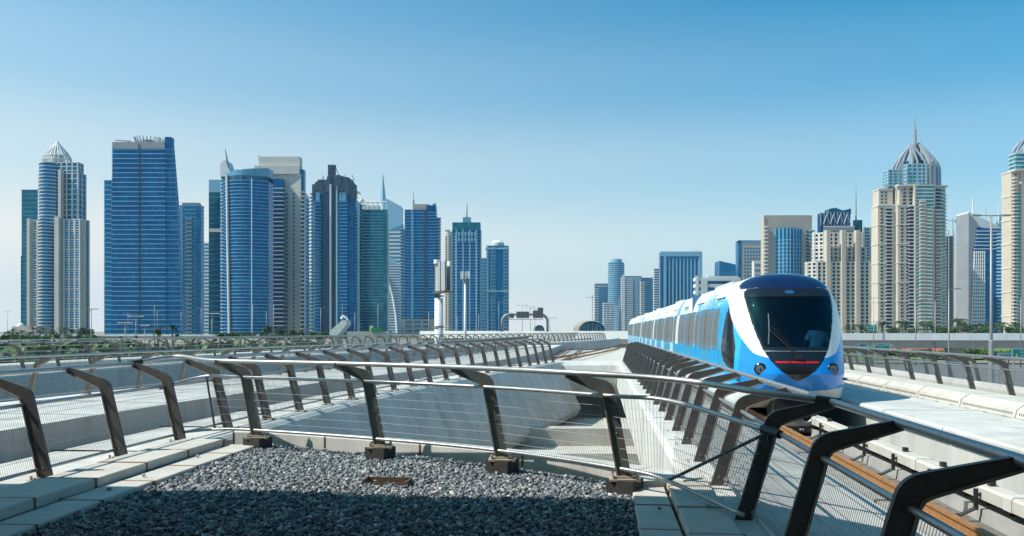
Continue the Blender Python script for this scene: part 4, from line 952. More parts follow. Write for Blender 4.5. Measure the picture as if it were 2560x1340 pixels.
for x_, y_, D_, hd, lab in ((228, 773, 150, 3, 'dark three headed lamp post in front of the cream domed tower'), (340, 791, 190, 4, 'lamp post with a row of four pale lamps before the big blue tower'), (313, 807, 190, 3, 'shorter lamp post with three pale lamps before the big blue tower'), (530, 784, 200, 3, 'lamp post with three pale lamps before the curved tower'), (362, 814, 210, 2, 'small twin lamp post beside the four lamp post')):
    lamp(x_, y_, D_, wx(1280 + 11, D_) * (1 if hd > 2 else .4), lab, hd, .14, white=(hd != 3 or x_ != 228), group=None)

# ------------------------------------------------------------------ direction signs
M_sign = mat('sign_green', (.0, .20, .21), .4); M_lett = mat('sign_letters', (.75, .78, .76), .5)
def text_mesh(txt, size, m):
    cu = bpy.data.curves.new('lettering', 'FONT'); cu.body = txt; cu.size = size; cu.align_x = 'CENTER'; cu.resolution_u = 2
    o = bpy.data.objects.new('lettering', cu); COL.objects.link(o); dg = bpy.context.evaluated_depsgraph_get(); dg.update()
    me = bpy.data.meshes.new_from_object(o.evaluated_get(dg)); bpy.data.objects.remove(o); me.materials.clear(); me.materials.append(m); return me
AR = {'marsa': '\ufef0\uFEB3\uFEAE\uFEE4\uFEDF\uFE8D \uFEC9\uFEAD\uFE8E\uFEB7', 'sufouh': '\uFEA1\uFEEE\uFED4\uFEBC\uFEDF\uFE8D', 'naseem': '\uFEE2\uFEF4\uFEB4\uFEE8\uFEDF\uFE8D'}
def sign(x0, x1, y0, y1, D, label, rows):
    w_, h_ = wx(x1, D) - wx(x0, D), wz(y0, D) - wz(y1, D); t = thing('direction_sign', label, 'road sign', (wx((x0 + x1) / 2, D), D, GZ))
    zc_ = (wz(y0, D) + wz(y1, D)) / 2 - GZ
    mb = MB(); mb.box((0, 0, zc_), (w_, .12, h_)); p_ = mb.build('panel', M_sign, t)
    for s_ in (-.35, .35): mb = MB(); mb.tube([(s_ * w_, .2, 0), (s_ * w_, .2, zc_ + h_ * .4)], .09, 6); mb.build('support_post', M_poleg, t)
    for e in ((-1, 0), (1, 0), (0, -1), (0, 1)):
        mb = MB(); mb.box((e[0] * (w_ / 2 - .06), -.068, zc_ + e[1] * (h_ / 2 - .06)), (.05 if e[0] else w_ - .1, .012, .05 if e[1] else h_ - .1)); mb.build('border', M_lett, p_)
    for i, (tx, sz, dx) in enumerate(rows):
        me = text_mesh(tx, sz * h_, M_lett); o = inst(me, 'lettering', (dx * w_, -.075, zc_ + h_ * (.5 - (i + .75) / (len(rows) + .1))), 0, p_); o.rotation_euler = (R(90), 0, 0)
sign(2145, 2171, 859, 884, 120, 'small green road sign with pale lettering under the flyover', [(AR['naseem'], .34, 0), ('Al Naseem', .20, 0)])
sign(2184, 2227, 859, 876, 118, 'wide green road sign with two lines of pale lettering under the flyover', [(AR['naseem'] + ' ' + AR['marsa'], .42, 0), ('Street Al Naseem St', .30, 0)])
sign(2494, 2529, 882, 897, 100, 'green road sign reading Al Marsa St beside the tall lamp', [(AR['marsa'], .46, 0), ('Al Marsa St', .34, 0)])
sign(2529, 2580, 871, 898, 98, 'large green road sign with a yellow emblem beside the Al Marsa sign', [(AR['naseem'], .22, .1), ('Al Naseem', .17, .1), (AR['sufouh'], .22, .1), ('Al Sufouh', .17, .1)])
t = [o for o in sc.objects if o.name.startswith('direction_sign')][-1]
mb = MB(); mb.add([(-.85, -.08, 8 - 1.5), (-.45, -.08, 8 - 1.5), (-.65, -.08, 8 - .9)], [(0, 1, 2)]); mb.build('emblem', mat('sign_yellow', (.7, .5, .03), .5), t)
sign(2168, 2192, 812, 829, 420, 'far green highway sign among the palms behind the flyover', [(AR['marsa'], .4, 0), ('Al Marsa St', .28, 0)])

# ------------------------------------------------------------------ trees and shrubs
M_leafs = [mat('leaf_%d' % i, c, .7, noise=.45, nscale=.5) for i, c in enumerate([(.065, .12, .022), (.10, .17, .03), (.05, .09, .03), (.14, .18, .05)])]
M_bark = mat('bark', (.14, .10, .07), .9, noise=.3, nscale=4)
def leaf_cloud(seed, n, rx, rz, cz, clumps, size):
    r_ = np.random.default_rng(seed); C_ = r_.normal(size=(clumps, 3)); C_ /= np.linalg.norm(C_, axis=1)[:, None]; C_ *= (r_.random((clumps, 1)) ** .4) * .72
    k = r_.integers(0, clumps, n); P = C_[k] + r_.normal(size=(n, 3)) * .17; P *= np.array([rx, rx, rz]); P[:, 2] += cz
    mb = MB(); A = r_.normal(size=(n, 3)); A /= np.linalg.norm(A, axis=1)[:, None]; B = np.cross(A, r_.normal(size=(n, 3))); B /= np.linalg.norm(B, axis=1)[:, None]
    s_ = size * r_.uniform(.6, 1.3, (n, 1)); A, B = A * s_, B * s_ * .6
    for i in range(n): mb.v += [tuple(P[i] - A[i]), tuple(P[i] + B[i]), tuple(P[i] + A[i]), tuple(P[i] - B[i])]; mb.f.append((4 * i, 4 * i + 1, 4 * i + 2, 4 * i + 3)); mb.m.append(0)
    return mb
TREEV = []
for v in range(3):
    crown = leaf_cloud(v + 1, 1500, 2.6, 2.2, 4.3, 16, .22).mesh('crown', M_leafs[v])
    mb = MB(); mb.tube([(0, 0, 0), (.08, 0, 1.5), (.0, .1, 3.4)], [.22, .17, .10], 7)
    for a_ in (0, 2.1, 4.2): mb.tube([(.05, 0, 2.0), (.7 * math.cos(a_), .7 * math.sin(a_), 3.0), (1.4 * math.cos(a_), 1.4 * math.sin(a_), 4.2)], [.11, .07, .03], 5)
    TREEV.append((crown, mb.mesh('trunk', M_bark)))
SHRUBV = [leaf_cloud(v + 11, 900, 2.4, 1.5, 1.1, 12, .20).mesh('foliage', M_leafs[(v + 1) % 4]) for v in range(4)]
mb = MB(); mb.tube([(0, 0, 0), (.1, 0, .5), (0, .1, 1.2)], [.12, .09, .04], 5); SHSTEM = mb.mesh('stem', M_bark)
def palm_meshes(seed):
    r_ = random.Random(seed); fr_ = []
    tr_ = MB(); tr_.tube([(0, 0, 0), (.1, 0, 2.5), (.12, .05, 5.2)], [.30, .22, .20], 8); tr_ = tr_.mesh('trunk', M_bark)
    mb = MB()
    Lf = 2.3; prev = None; P = []
    for k in range(9): u = k / 8; P.append(Vector((Lf * u * (1 - .15 * u), 0, 1.05 * u * (1 - u) * 2.0 - .75 * u * u)))
    mb.tube(P, [.03] * 8 + [.01], 3)
    for k in range(1, 9):
        for s_ in (-1, 1):
            for j in (0, .5):
                b_ = P[k - 1].lerp(P[k], j); l_ = .62 * (1 - abs(k / 8 - .45)); mb.add([b_, b_ + Vector((.14, s_ * .03, 0)), b_ + Vector((.26, s_ * l_, -.22))], [(0, 1, 2)])
    return tr_, mb.mesh('frond', M_leafs[2])
PT, PF = palm_meshes(1)
def tree(x, y, D, hpx, label, v=0, group=None, wscale=1.0, zb=GZ):
    ztop = wz(y, D); h_ = ztop - zb; t = thing('tree', label, 'tree', (wx(x, D), D, zb), random.uniform(0, 6), group); hc = hpx * D / F
    inst(TREEV[v][0], 'crown', (0, 0, h_ - 6.4 * hc / 4.4), 0, t, scale=(hc / 4.4 * wscale,) * 2 + (hc / 4.4,))
    o = inst(TREEV[v][1], 'trunk', (0, 0, 0), 0, t); o.scale = (1, 1, max(h_ - hc * .5, 1) / 3.4)
def palm(x, y, D, label, group=None, sc_=1.0, zb=GZ):
    h_ = wz(y, D) - zb - .6 * sc_; t = thing('palm_tree', label, 'palm tree', (wx(x, D), D, zb), 0, group)
    o = inst(PT, 'trunk', (0, 0, 0), 0, t); o.scale = (sc_, sc_, h_ / 5.2)
    for k in range(15):
        f_ = inst(PF, 'frond', (.12 * sc_, .05, h_), k * 2.4, t); f_.rotation_euler = (0, R(random.uniform(-38, 32)), k * 2.4); f_.scale = (sc_ * random.uniform(.8, 1.1),) * 3
def shrub(x, y, D, hpx, label, group, v=0, zb=GZ):
    h_ = hpx * D / F; t = thing('shrub', label, 'shrub', (wx(x, D), D, wz(y, D) - h_), random.uniform(0, 6), group); s_ = h_ / 2.6
    inst(SHRUBV[v], 'foliage', (0, 0, 0), 0, t, scale=(s_ * 1.15, s_ * 1.15, s_)); inst(SHSTEM, 'stem', (0, 0, 0), 0, t)
tree(394, 819, 170, 24, 'round bright green tree in front of the big blue tower', 1)
palm(430, 815, 170, 'single palm with a bushy head before the big blue tower', sc_=.75)
for x_, w_ in ((668, 26), (700, 24), (733, 20)): tree(x_, 812 + (x_ - 668) * .16, 330, w_, 'grey green tree before the beige tower base', 2, 'trees before the beige tower')
for x_, y_, h_ in ((205, 818, 26), (225, 822, 20)): tree(x_, y_, 420, h_, 'dark tree beside the cream domed tower', 2, 'trees beside the cream domed tower')
for i in range(26):
    x_ = 12 + i * 8.6 + random.uniform(-3, 3); palm(x_, random.uniform(818, 832), random.uniform(400, 470), 'distant palm at the foot of the cream domed tower', 'palms below the cream domed tower', sc_=1.25) if i % 3 else shrub(x_, 833, 400, 16, 'distant shrub at the foot of the cream domed tower', 'shrubs below the cream domed tower', i % 4)
for i in range(54):
    D_ = random.uniform(75, 200); x_ = random.uniform(-20, 780); y_ = random.uniform(838, 852) + (200 - D_) * .06
    shrub(x_, y_, D_, min((wz(y_, D_) - GZ) * F / D_ * .97, 260), 'green shrub in the strip beyond the second viaduct', 'shrubs beyond the second viaduct', i % 4)
for i in range(30):
    x_ = 560 + i * 13 + random.uniform(-5, 5); shrub(x_, random.uniform(826, 834), 340, random.uniform(10, 18), 'small grey green shrub along the highway ramp', 'shrubs along the highway ramp', i % 4)
for i, (x_, y_) in enumerate(((2150, 812), (2205, 806), (2255, 803), (2262, 806), (2310, 808), (2318, 804), (2395, 800), (2400, 798), (2406, 806), (2440, 808), (2470, 806), (2500, 806), (2505, 810), (2540, 808), (2125, 812), (2330, 812))):
    palm(x_, y_, 430 + (i % 3) * 25, 'date palm behind the long pale flyover', 'palms behind the long pale flyover', sc_=2.2)
for i, (x_, y_, h_) in enumerate(((2360, 812, 30), (2378, 815, 28), (2420, 810, 26), (2452, 814, 30), (2345, 818, 24), (2235, 816, 24), (2285, 816, 24), (2525, 815, 26), (2178, 818, 24), (2555, 816, 30))):
    tree(x_, y_, 410 + (i % 3) * 20, h_, 'round leafy tree behind the long pale flyover', i % 3, 'trees behind the long pale flyover', 1.3)
for i in range(16):
    x_ = 2130 + i * 27; shrub(x_, random.uniform(866, 874), 255, 24, 'low shrub on the lawn under the flyover', 'shrubs under the flyover', i % 4)
# low cream house with a small dome
D = 520; t = thing('villa', 'low cream building with a small white dome at the foot of the towers', 'house', (wx(60, D), D, GZ))
mb = MB(); mb.box((0, 8, (wz(816, D) - GZ) / 2), (wx(1280 + 62, D), 16, wz(816, D) - GZ)); mb.build('wall', mat('cream_wall', (.55, .48, .40), .8, noise=.1, nscale=.5), t)
mb = MB(); mb.lathe([(wx(1280 + 9, D) * math.cos(a_), wx(1280 + 9, D) * math.sin(a_)) for a_ in np.linspace(0, math.pi / 2, 7)], (wx(1280 - 22, D), 6, wz(816, D) - GZ), 16); mb.build('dome', M_whitep, t, smooth=True)
for k in range(4): mb = MB(); mb.box((-12 + k * 8, -.05, (wz(816, D) - GZ) * .6), (1.8, .2, 2.4)); mb.build('window', M_sback, t)
# ------------------------------------------------------------------ the towers
G_deep = glass_mat('glass_deep_blue', (.0005, .066, .205), (.004, .16, .35), (4, 6), .15, .5, .6)
G_blue = glass_mat('glass_blue', (.001, .112, .275), (.01, .22, .41), (4, 6), .15, .5, .6)
G_teal = glass_mat('glass_teal', (.008, .105, .155), (.04, .22, .26), (4, 6), .15, .5, .6)
G_aqua = glass_mat('glass_aqua', (.04, .22, .27), (.20, .42, .44), (4, 5), .15, .4, .7)
G_palehaze = glass_mat('glass_pale_haze', (.07, .17, .27), (.16, .30, .40), (6, 6), .2, .4, .5)  # distance haze mixed into the glass colour, mainly for the far towers
G_dark = glass_mat('glass_dark', (.012, .03, .055), (.06, .10, .14), (4, 5), .2, .3, .6)
W_white = mat('facade_white', (.64, .65, .64), .7, noise=.08, nscale=.05); W_cream = mat('facade_cream', (.62, .575, .50), .8, noise=.1, nscale=.05)
W_beige = mat('facade_beige', (.55, .475, .385), .8, noise=.1, nscale=.05); W_sand = mat('facade_sand', (.44, .375, .30), .8, noise=.1, nscale=.05)
W_band = mat('spandrel_blue', (.10, .30, .45), .35, noise=.1, nscale=.05); W_bandl = mat('spandrel_light', (.23, .43, .56), .4, noise=.1, nscale=.05)
W_grey = mat('facade_grey', (.26, .27, .28), .7, noise=.12, nscale=.06); W_navy = mat('facade_navy', (.03, .055, .10), .6, noise=.3, nscale=.15)
W_silver = mat('crown_metal', (.34, .38, .43), .35, metal=.4); W_concd = mat('raw_concrete', (.12, .125, .13), .9, noise=.3, nscale=.2)

class Tower:
    def __init__(s, label, xc, D, name='tower', cat='skyscraper'):
        s.xc, s.D, s.k = xc, D, D / F; s.t = thing(name, label, cat, (wx(xc, D), D, GZ)); s.c = {}
    def X(s, x): return (x - s.xc) * s.k
    def X2(s, x, y): return wx(x, s.D + y) - s.t.location.x
    def Z2(s, v, y): return wz(v, s.D + y) - GZ
    def Z(s, y): return wz(y, s.D) - GZ
    def poly(s, x0, x1, depth=30, y0=0, bow=0, ang=0, n=8, chl=0, chr_=0):
        a, b = s.X(x0), s.X(x1); c = (a + b) / 2; depth *= .38
        if bow: p = [(a + (b - a) * i / n, y0 - bow * math.sin(math.pi * i / n)) for i in range(n + 1)]
        else:
            p = [(a, y0 + chl), (a + chl, y0)] if chl else [(a, y0)]
            p += [(b - chr_, y0), (b, y0 + chr_)] if chr_ else [(b, y0)]
        p += [(b, y0 + depth), (a, y0 + depth)]
        if ang:
            ca, sa = math.cos(R(ang)), math.sin(R(ang)); p = [((x - c) * ca - (y - y0) * sa + c, (x - c) * sa + (y - y0) * ca + y0) for x, y in p]
            lo, hi = min(q[0] for q in p), max(q[0] for q in p); f = (b - a) / (hi - lo); p = [(a + (x - lo) * f, y) for x, y in p]; my = min(q[1] for q in p); p = [(x, y - my + y0) for x, y in p]
        return p
    def core(s, p, y1, m, y0=None, name='glazing', top=None):
        mb = MB(); mb.prism(p, 0 if y0 is None else s.Z(y0), s.Z(y1) if not callable(y1) else y1, top=top); return mb.build(name, m, s.t)
    @staticmethod
    def grow(p, d):
        n = len(p); out = []
        for i in range(n):
            a, b, c = Vector(p[i - 1]), Vector(p[i]), Vector(p[(i + 1) % n]); e1 = (b - a).normalized(); e2 = (c - b).normalized()
            m = Vector((e1.y, -e1.x)) + Vector((e2.y, -e2.x)); m.normalize(); q = b + m * (d / max(m.dot(Vector((e1.y, -e1.x))), .4)); out.append((q.x, q.y))
        return out
    def bands(s, p, ytop, n, bh, m, proud=.5, ybot=None, name='floor_band', skip=None):
        z1 = s.Z(ytop); z0 = 0 if ybot is None else s.Z(ybot); h = (z1 - z0) / n
        mb = MB(); mb.prism(s.grow(p, proud), 0, bh * h); me = mb.mesh(name, m)
        for i in range(n):
            if skip and skip(i): continue
            inst(me, name, (0, 0, z0 + (i + 1) * h - bh * h), 0, s.t)
    def piers(s, p, ytop, sp, w, m, proud=.8, ybot=None, edges=None, name='pier', dep=1.6):
        z1 = s.Z(ytop); z0 = 0 if ybot is None else s.Z(ybot); n = len(p); key = (w, z1 - z0, m.name, proud, dep)
        mb = MB(); mb.box((0, -proud + dep / 2, (z1 - z0) / 2), (w, dep, z1 - z0)); me = mb.mesh(name, m)
        for i in range(n):
            a, b = Vector(p[i]), Vector(p[(i + 1) % n]); e = b - a; nrm = Vector((e.y, -e.x)).normalized(); mid = (a + b) / 2 + Vector((s.t.location.x, s.t.location.y))
            if edges is not None and i not in edges: continue
            if edges is None and nrm.dot(-mid) < 0: continue
            k = max(int(round(e.length / sp)), 1)
            for j in range(k + 1):
                q = a + e * (j / k); inst(me, name, (q.x, q.y, z0), math.atan2(e.y, e.x), s.t)
    def strip(s, x0, x1, ytop, ybot, m, y=-.6, dep=2.0, name='pier'):
        mb = MB(); mb.box(((s.X(x0) + s.X(x1)) / 2, y + dep / 2, (s.Z(ytop) + (0 if ybot is None else s.Z(ybot))) / 2), (s.X(x1) - s.X(x0), dep, s.Z(ytop) - (0 if ybot is None else s.Z(ybot)))); return mb.build(name, m, s.t)
    def windows(s, x0, x1, nx_, ytop, ybot, ny_, m, fw=.5, fh=.5, y=-.15, name='window', cap=300, ang=None):
        a, b = s.X(x0), s.X(x1); z1, z0 = s.Z(ytop), s.Z(ybot) if ybot else 0; dx, dz = (b - a) / nx_, (z1 - z0) / ny_
        mb = MB(); mb.box((0, 0, 0), (dx * fw, .5, dz * fh)); me = mb.mesh(name, m)
        for j in range(ny_):
            for i in range(nx_): inst(me, name, (a + dx * (i + .5), y, z0 + dz * (j + .5)), 0, s.t)
    def balcony(s, x, w, ytop, ybot, n, m, y=-.5, dep=3.0, h=.35, name='balcony'):
        z1, z0 = s.Z(ytop), s.Z(ybot) if ybot else 0; dz = (z1 - z0) / n; mb = MB(); mb.box((0, 0, dz * h / 2), (w * s.k, dep, dz * h)); me = mb.mesh(name, m)
        for i in range(n): inst(me, name, (s.X(x), y, z0 + dz * i), 0, s.t)
    def box(s, x0, x1, ytop, ybot, m, y0=4, dep=14, name='roof_block'):
        mb = MB(); dep *= .5; y0 = y0 * .5; a, b = s.X2(x0, y0), s.X2(x1, y0); mb.prism([(a, y0), (b, y0), (b, y0 + dep), (a, y0 + dep)], s.Z(ybot), s.Z(ytop)); return mb.build(name, m, s.t)
    def tube(s, pts, r, m, name, n=6):
        mb = MB(); mb.tube([(s.X2(x, y), y, s.Z2(z, y)) for x, y, z in pts], r, n); return mb.build(name, m, s.t)

# --- far left
T = Tower('dark teal slab tower behind the cream domed tower', 75, 1150); p = T.poly(54, 96, 40); T.core(p, 474, G_teal); T.bands(p, 474, 34, .10, W_band, .4)
T.box(52, 56, 640, 845, G_teal, 0, 20, 'side_bay')

T = Tower('cream tower with a white lattice onion dome on top', 143, 1000); T.t.location.x -= 3.5
p = T.poly(75, 212, 42, ang=-9); T.core(p, 547, G_blue); T.bands(p, 547, 12, .10, W_cream, .5); T.piers(p, 547, 7.2, 2.4, W_cream, .7)
T.bands(p, 547, 48, .22, W_white, .25, name='floor_band')
q = T.poly(98, 140, 20, 4, bow=9); T.core(q, 545, G_blue, name='bay_glazing'); T.bands(q, 545, 36, .28, W_cream, .5, name='bay_band')
T.strip(146, 157, 542, None, W_cream, -3, 8); T.strip(75, 82, 546, None, W_cream, -1, 8); T.strip(203, 212, 546, None, W_cream, 2, 8)
p = T.poly(88, 201, 36, 5, ang=-9); T.core(p, 430, G_blue, 548); T.bands(p, 430, 9, .14, W_cream, .5, 548); T.piers(p, 430, 8, 2.0, W_cream, .7, 548); T.strip(153, 160, 424, 548, W_cream, -1, 8)
p = T.poly(97, 193, 32, 8); T.core(p, 402, G_blue, 432); T.bands(p, 402, 3, .22, W_cream, .5, 432); T.piers(p, 402, 7, 1.6, W_cream, .6, 432)
q = T.poly(97, 140, 20, 6, bow=6); T.core(q, 404, G_blue, 545, 'bay_glazing'); T.bands(q, 404, 16, .22, W_cream, .5, 545, 'bay_band')
zc0, zc1 = T.Z(402), T.Z(343); rb = 33 * T.k; dcx = T.X2(143, 24)
for i in range(20):
    a_ = 2 * math.pi * i / 20; mb = MB()
    mb.tube([(dcx + rb * math.cos(a_) * f_, 24 + rb * math.sin(a_) * f_, zc0 + (zc1 - zc0) * u) for u, f_ in ((0, .97), (.15, 1.0), (.32, .93), (.5, .74), (.7, .45), (.88, .18), (1, .02))], .85, 5); mb.build('dome_rib', W_white, T.t)
for u, f_ in ((.0, 1.0), (.18, 1.0), (.36, .9)):
    mb = MB(); mb.tube([(dcx + rb * f_ * math.cos(a_), 24 + rb * f_ * math.sin(a_), zc0 + (zc1 - zc0) * u) for a_ in np.linspace(0, 2 * math.pi, 29)], .7, 5); mb.build('dome_ring', W_white, T.t)
mb = MB(); mb.lathe([(rb * .55, 0), (rb * .5, (zc1 - zc0) * .4), (0, (zc1 - zc0) * .5)], (dcx, 24, zc0), 14); mb.build('dome_core', W_cream, T.t)
mb = MB(); mb.lathe([(rb * 1.15, -4), (rb * 1.15, 0), (0, 0)], (dcx, 24, zc0), 24); mb.build('dome_drum', W_cream, T.t)

T = Tower('massive deep blue glass tower with a round finned crown and slanted right flank', 350, 950)
p = T.poly(281, 412, 46); n_ = len(p); pb = T.poly(278, 416, 46); mb = MB(); mb.prism(pb, 0, T.Z(355), top=p); mb.build('glazing', G_deep, T.t)
T.bands(T.poly(279.5, 414, 46), 372, 40, .13, W_bandl, .5); T.core(T.poly(281, 412, 46, -.6), 355, W_grey, 371, 'parapet'); T.strip(347, 349, 360, None, W_navy, -1.2, 2, 'seam')
p = T.poly(252, 279, 34, 8); T.core(p, 447, G_blue); T.bands(p, 447, 33, .14, W_bandl, .5); T.strip(271, 279, 446, None, W_navy, 7.2, 3, 'seam')
p = T.poly(274, 284, 30, 16); T.core(p, 393, G_blue); T.bands(p, 393, 38, .17, W_bandl, .5)
xs = [T.X(x) for x in (411, 427, 440, 455)]
mb = MB(); pf = [(xs[0], T.Z(342)), (xs[1], T.Z(342)), (xs[2], T.Z(500)), (xs[3] + .5, 0), (xs[0], 0)]
mb.xprism(pf, 1, 8); mb.build('slanted_flank', G_deep, T.t)
nb = 40
for i in range(nb):
    z = T.Z(372) * (i + 1) / nb; x1 = float(np.interp(z, [0, T.Z(500), T.Z(342)], [xs[3], xs[2], xs[1]])); mb = MB(); mb.box(((xs[0] + x1) / 2 + .4, 4.4, z - .4), (x1 - xs[0] + .4, 7.6, .7)); mb.build('flank_band', W_band, T.t)
T.strip(411, 415, 345, None, W_navy, 5, 3, 'seam'); T.box(413, 427, 340, 352, W_grey, 8, 20)
zc0 = T.Z(358); cxx = T.X2(373, 22)
mb = MB(); mb.lathe([(12, 0), (13, 3), (12, 8), (0, 8)], (cxx, 22, zc0 - 1), 24); mb.build('crown_drum', W_grey, T.t)
for i in range(24):
    a_ = 2 * math.pi * i / 24; mb = MB(); mb.tube([(cxx + 12 * math.cos(a_), 22 + 12 * math.sin(a_), zc0 - 1), (cxx + 17 * math.cos(a_), 22 + 17 * math.sin(a_), zc0 + 10.5)], .6, 4); mb.build('crown_fin', W_silver, T.t)
T.box(383, 398, 338, 352, W_white, 18, 10); T.tube([(320, 10, 357), (320, 10, 352)], .6, W_grey, 'roof_crane'); T.tube([(289, 10, 350), (327, 10, 353)], .7, W_grey, 'crane_arm')

T = Tower('grey blue balconied tower tucked behind the slanted blue tower', 476, 1150); p = T.poly(449, 501, 34); T.core(p, 513, G_blue); T.bands(p, 513, 34, .25, W_band, .6); T.strip(449, 458, 513, None, W_band, -1, 3); T.strip(492, 501, 520, None, G_deep, -1.2, 3); T.box(455, 496, 506, 514, W_grey, 4, 20); T.balcony(474, 16, 540, None, 30, W_grey, -1.4)
T = Tower('faint pale tower far behind, beside the curved blue tower', 514, 2400); p = T.poly(503, 528, 40); T.core(p, 606, G_palehaze); T.bands(p, 606, 26, .4, W_white, .8)
T = Tower('narrow dark teal tower with a pale cap beside the curved tower', 536, 1120); p = T.poly(522, 554, 34); T.core(p, 480, G_teal); T.core(T.poly(522, 554, 34), 449, W_bandl, 480, 'cap'); T.bands(p, 480, 28, .08, W_band, .3); T.strip(522, 552, 572, 580, W_cream, -.8, 2, 'mechanical_band'); T.windows(536, 552, 3, 500, None, 26, G_deep, .6, .5)

T = Tower('curved blue tower with white floor lines, slanted roof and left fin mast', 607, 950)
p = T.poly(548, 668, 46, 6, bow=12, n=12); T.core(p, 440, G_deep); T.bands(p, 452, 46, .15, W_bandl, .5)
mb = MB(); mb.prism(p, T.Z(452), lambda x, y: T.Z(434) + (T.Z(418) - T.Z(434)) * (x - p[0][0]) / (T.X(668) - p[0][0])); mb.build('slanted_roof', W_band, T.t)
T.tube([(567, -1.5, 437), (569, -3, 600), (573, -4, 835)], 1.5, W_white, 'corner_rib', 6); T.tube([(630, -5.0, 445), (630, -6.2, 835)], 1.0, W_bandl, 'rib', 5)
mb = MB(); mb.xprism([(T.X(549), T.Z(440)), (T.X(549), T.Z(410)), (T.X(553), T.Z(403)), (T.X(562), T.Z(399)), (T.X(567), T.Z(415)), (T.X(577), T.Z(432)), (T.X(577), T.Z(440))], 2, 26); mb.build('roof_fin', W_white, T.t)
T.tube([(572, 8, 432), (568, 8, 405), (563, 8, 371)], [2.4, 1.4, .3], W_grey, 'mast', 6); T.box(588, 620, 421, 432, W_grey, 14, 14)
q = T.poly(546, 566, 26, 8, bow=5); T.core(q, 446, G_deep, name='bay_glazing'); T.bands(q, 446, 46, .3, W_bandl, .6, name='bay_band')

T = Tower('tall beige tower with stepped flat crown and punched window strips', 700, 1050)
p = T.poly(640, 752, 44, 6, ang=-6); T.core(p, 432, W_cream, name='wall'); T.core(T.poly(642, 745, 36, 8), 388, W_cream, 412, 'crown'); T.core(T.poly(632, 746, 38, 5), 412, W_cream, 433, 'crown_step')
q = T.poly(666, 708, 20, -1); T.core(q, 447, G_deep, name='glazing'); T.bands(q, 470, 36, .22, W_cream, .8, name='balcony_band')
T.windows(710, 722, 1, 480, None, 36, G_dark, .42, .5, .6); T.windows(726, 742, 1, 480, None, 36, G_dark, .25, .5, .6)
T.balcony(752, 9, 470, None, 36, W_cream, 14, 24, .3); T.core(T.poly(746, 755, 26, 9), 420, G_deep, name='side_glazing'); T.tube([(646, 12, 388), (651, 12, 412)], .4, W_grey, 'mast')

T = Tower('plain bright blue glass tower sliver between the beige and unfinished towers', 768, 1250); p = T.poly(755, 783, 34); T.core(p, 490, G_blue); T.bands(p, 490, 24, .08, W_band, .3); T.strip(757, 778, 492, 498, W_bandl, -.8, 2, 'cap')
T = Tower('slim silvery white tower edge beside the unfinished dark tower', 781, 1150); p = T.poly(774, 790, 24, bow=6); T.core(p, 484, G_palehaze); T.bands(p, 490, 40, .4, W_white, .8)

T = Tower('dark tower under construction with ragged scaffold crown and white strips', 835, 950)
p = T.poly(787, 885, 44); T.core(p, 490, G_deep)
for a_, b_, st in ((790, 804, 1), (848, 870, 0)):
    q = T.poly(a_, b_, 10, -4); T.core(q, 485, G_deep, name='bay_glazing'); T.bands(q, 505, 40, .22, W_band, .6, name='bay_band'); T.windows(a_ + 2, b_ - 2, 1, 482, 505, 1, W_band, .95, .9, -4.5, 'blank_panel')
T.strip(826, 830, 462, None, W_white, -5, 8); T.strip(842, 846, 468, None, W_bandl, -5, 8); T.strip(806, 822, 470, None, W_navy, -1, 4); T.strip(832, 841, 470, None, W_navy, -1, 4)
T.balcony(794, 14, 500, None, 42, W_band, -6, 5, .14)
r_ = random.Random(5)
for i in range(54):
    x_ = r_.uniform(786, 886); yt = 440 + 22 * abs((x_ - 845) / 42) ** 1.6 * (.6 if x_ < 830 else 1) + r_.uniform(-4, 12); T.box(x_ - r_.uniform(3, 8), x_ + r_.uniform(3, 8), yt, yt + r_.uniform(20, 44), W_navy, r_.uniform(-6, 4), r_.uniform(6, 20), 'formwork_panel')
for i in range(30): x_ = r_.uniform(784, 888); y_ = r_.uniform(450, 492); T.tube([(x_, -6, y_), (x_ + r_.uniform(-6, 6), -6, y_ - r_.uniform(4, 16))], .35, W_navy, 'scaffold_tube', 4)
T.box(780, 792, 466, 486, W_navy, -5, 8, 'formwork_panel')
for i in range(6): T.box(820, 838, 412 + i * 5.2, 414.6 + i * 5.2, W_navy, 4, 12, 'core_floor')
for x_ in (821, 827, 832, 837): T.tube([(x_, 4, 411), (x_, 4, 446)], .7, W_navy, 'core_column', 4)
T.tube([(838, 6, 415), (850, 6, 446)], .35, W_navy, 'crane_jib', 4)
q = T.poly(875, 888, 24, 2); T.core(q, 490, G_deep, name='side_glazing'); T.bands(q, 490, 42, .22, W_band, 1.0, name='side_balcony')

T = Tower('balconied tower with curled white roof shells beside the dark unfinished tower', 895, 1040); p = T.poly(882, 912, 34, ang=-12); T.core(p, 510, G_blue); T.bands(p, 510, 38, .3, W_white, .9); T.strip(893, 900, 505, None, W_bandl, -2, 4)
for a_, b_ in ((884, 476), (895, 496)):
    mb = MB(); mb.tube([(T.X(a_ + 16), 6, T.Z(b_ + 8)), (T.X(a_ + 8), 6, T.Z(b_ + 1)), (T.X(a_), 6, T.Z(b_ + 12)), (T.X(a_ - 3), 6, T.Z(b_ + 32))], [.8, 2.6, 2.4, 2.0], 6); mb.build('roof_shell', W_white, T.t)
T = Tower('teal striped slab tower with an open roof frame', 936, 1000); p = T.poly(904, 968, 40); T.core(p, 524, G_teal); T.bands(p, 534, 42, .22, W_band, .5); T.strip(958, 968, 524, None, G_teal, -1.2, 4, 'blank_bay'); T.core(T.poly(906, 946, 24, 6), 512, W_white, 525, 'plant_room')
for x_ in (908, 920, 932, 944, 956, 967): T.tube([(x_, 2, 526), (x_, 2, 505)], .6, W_white, 'frame_column', 4)
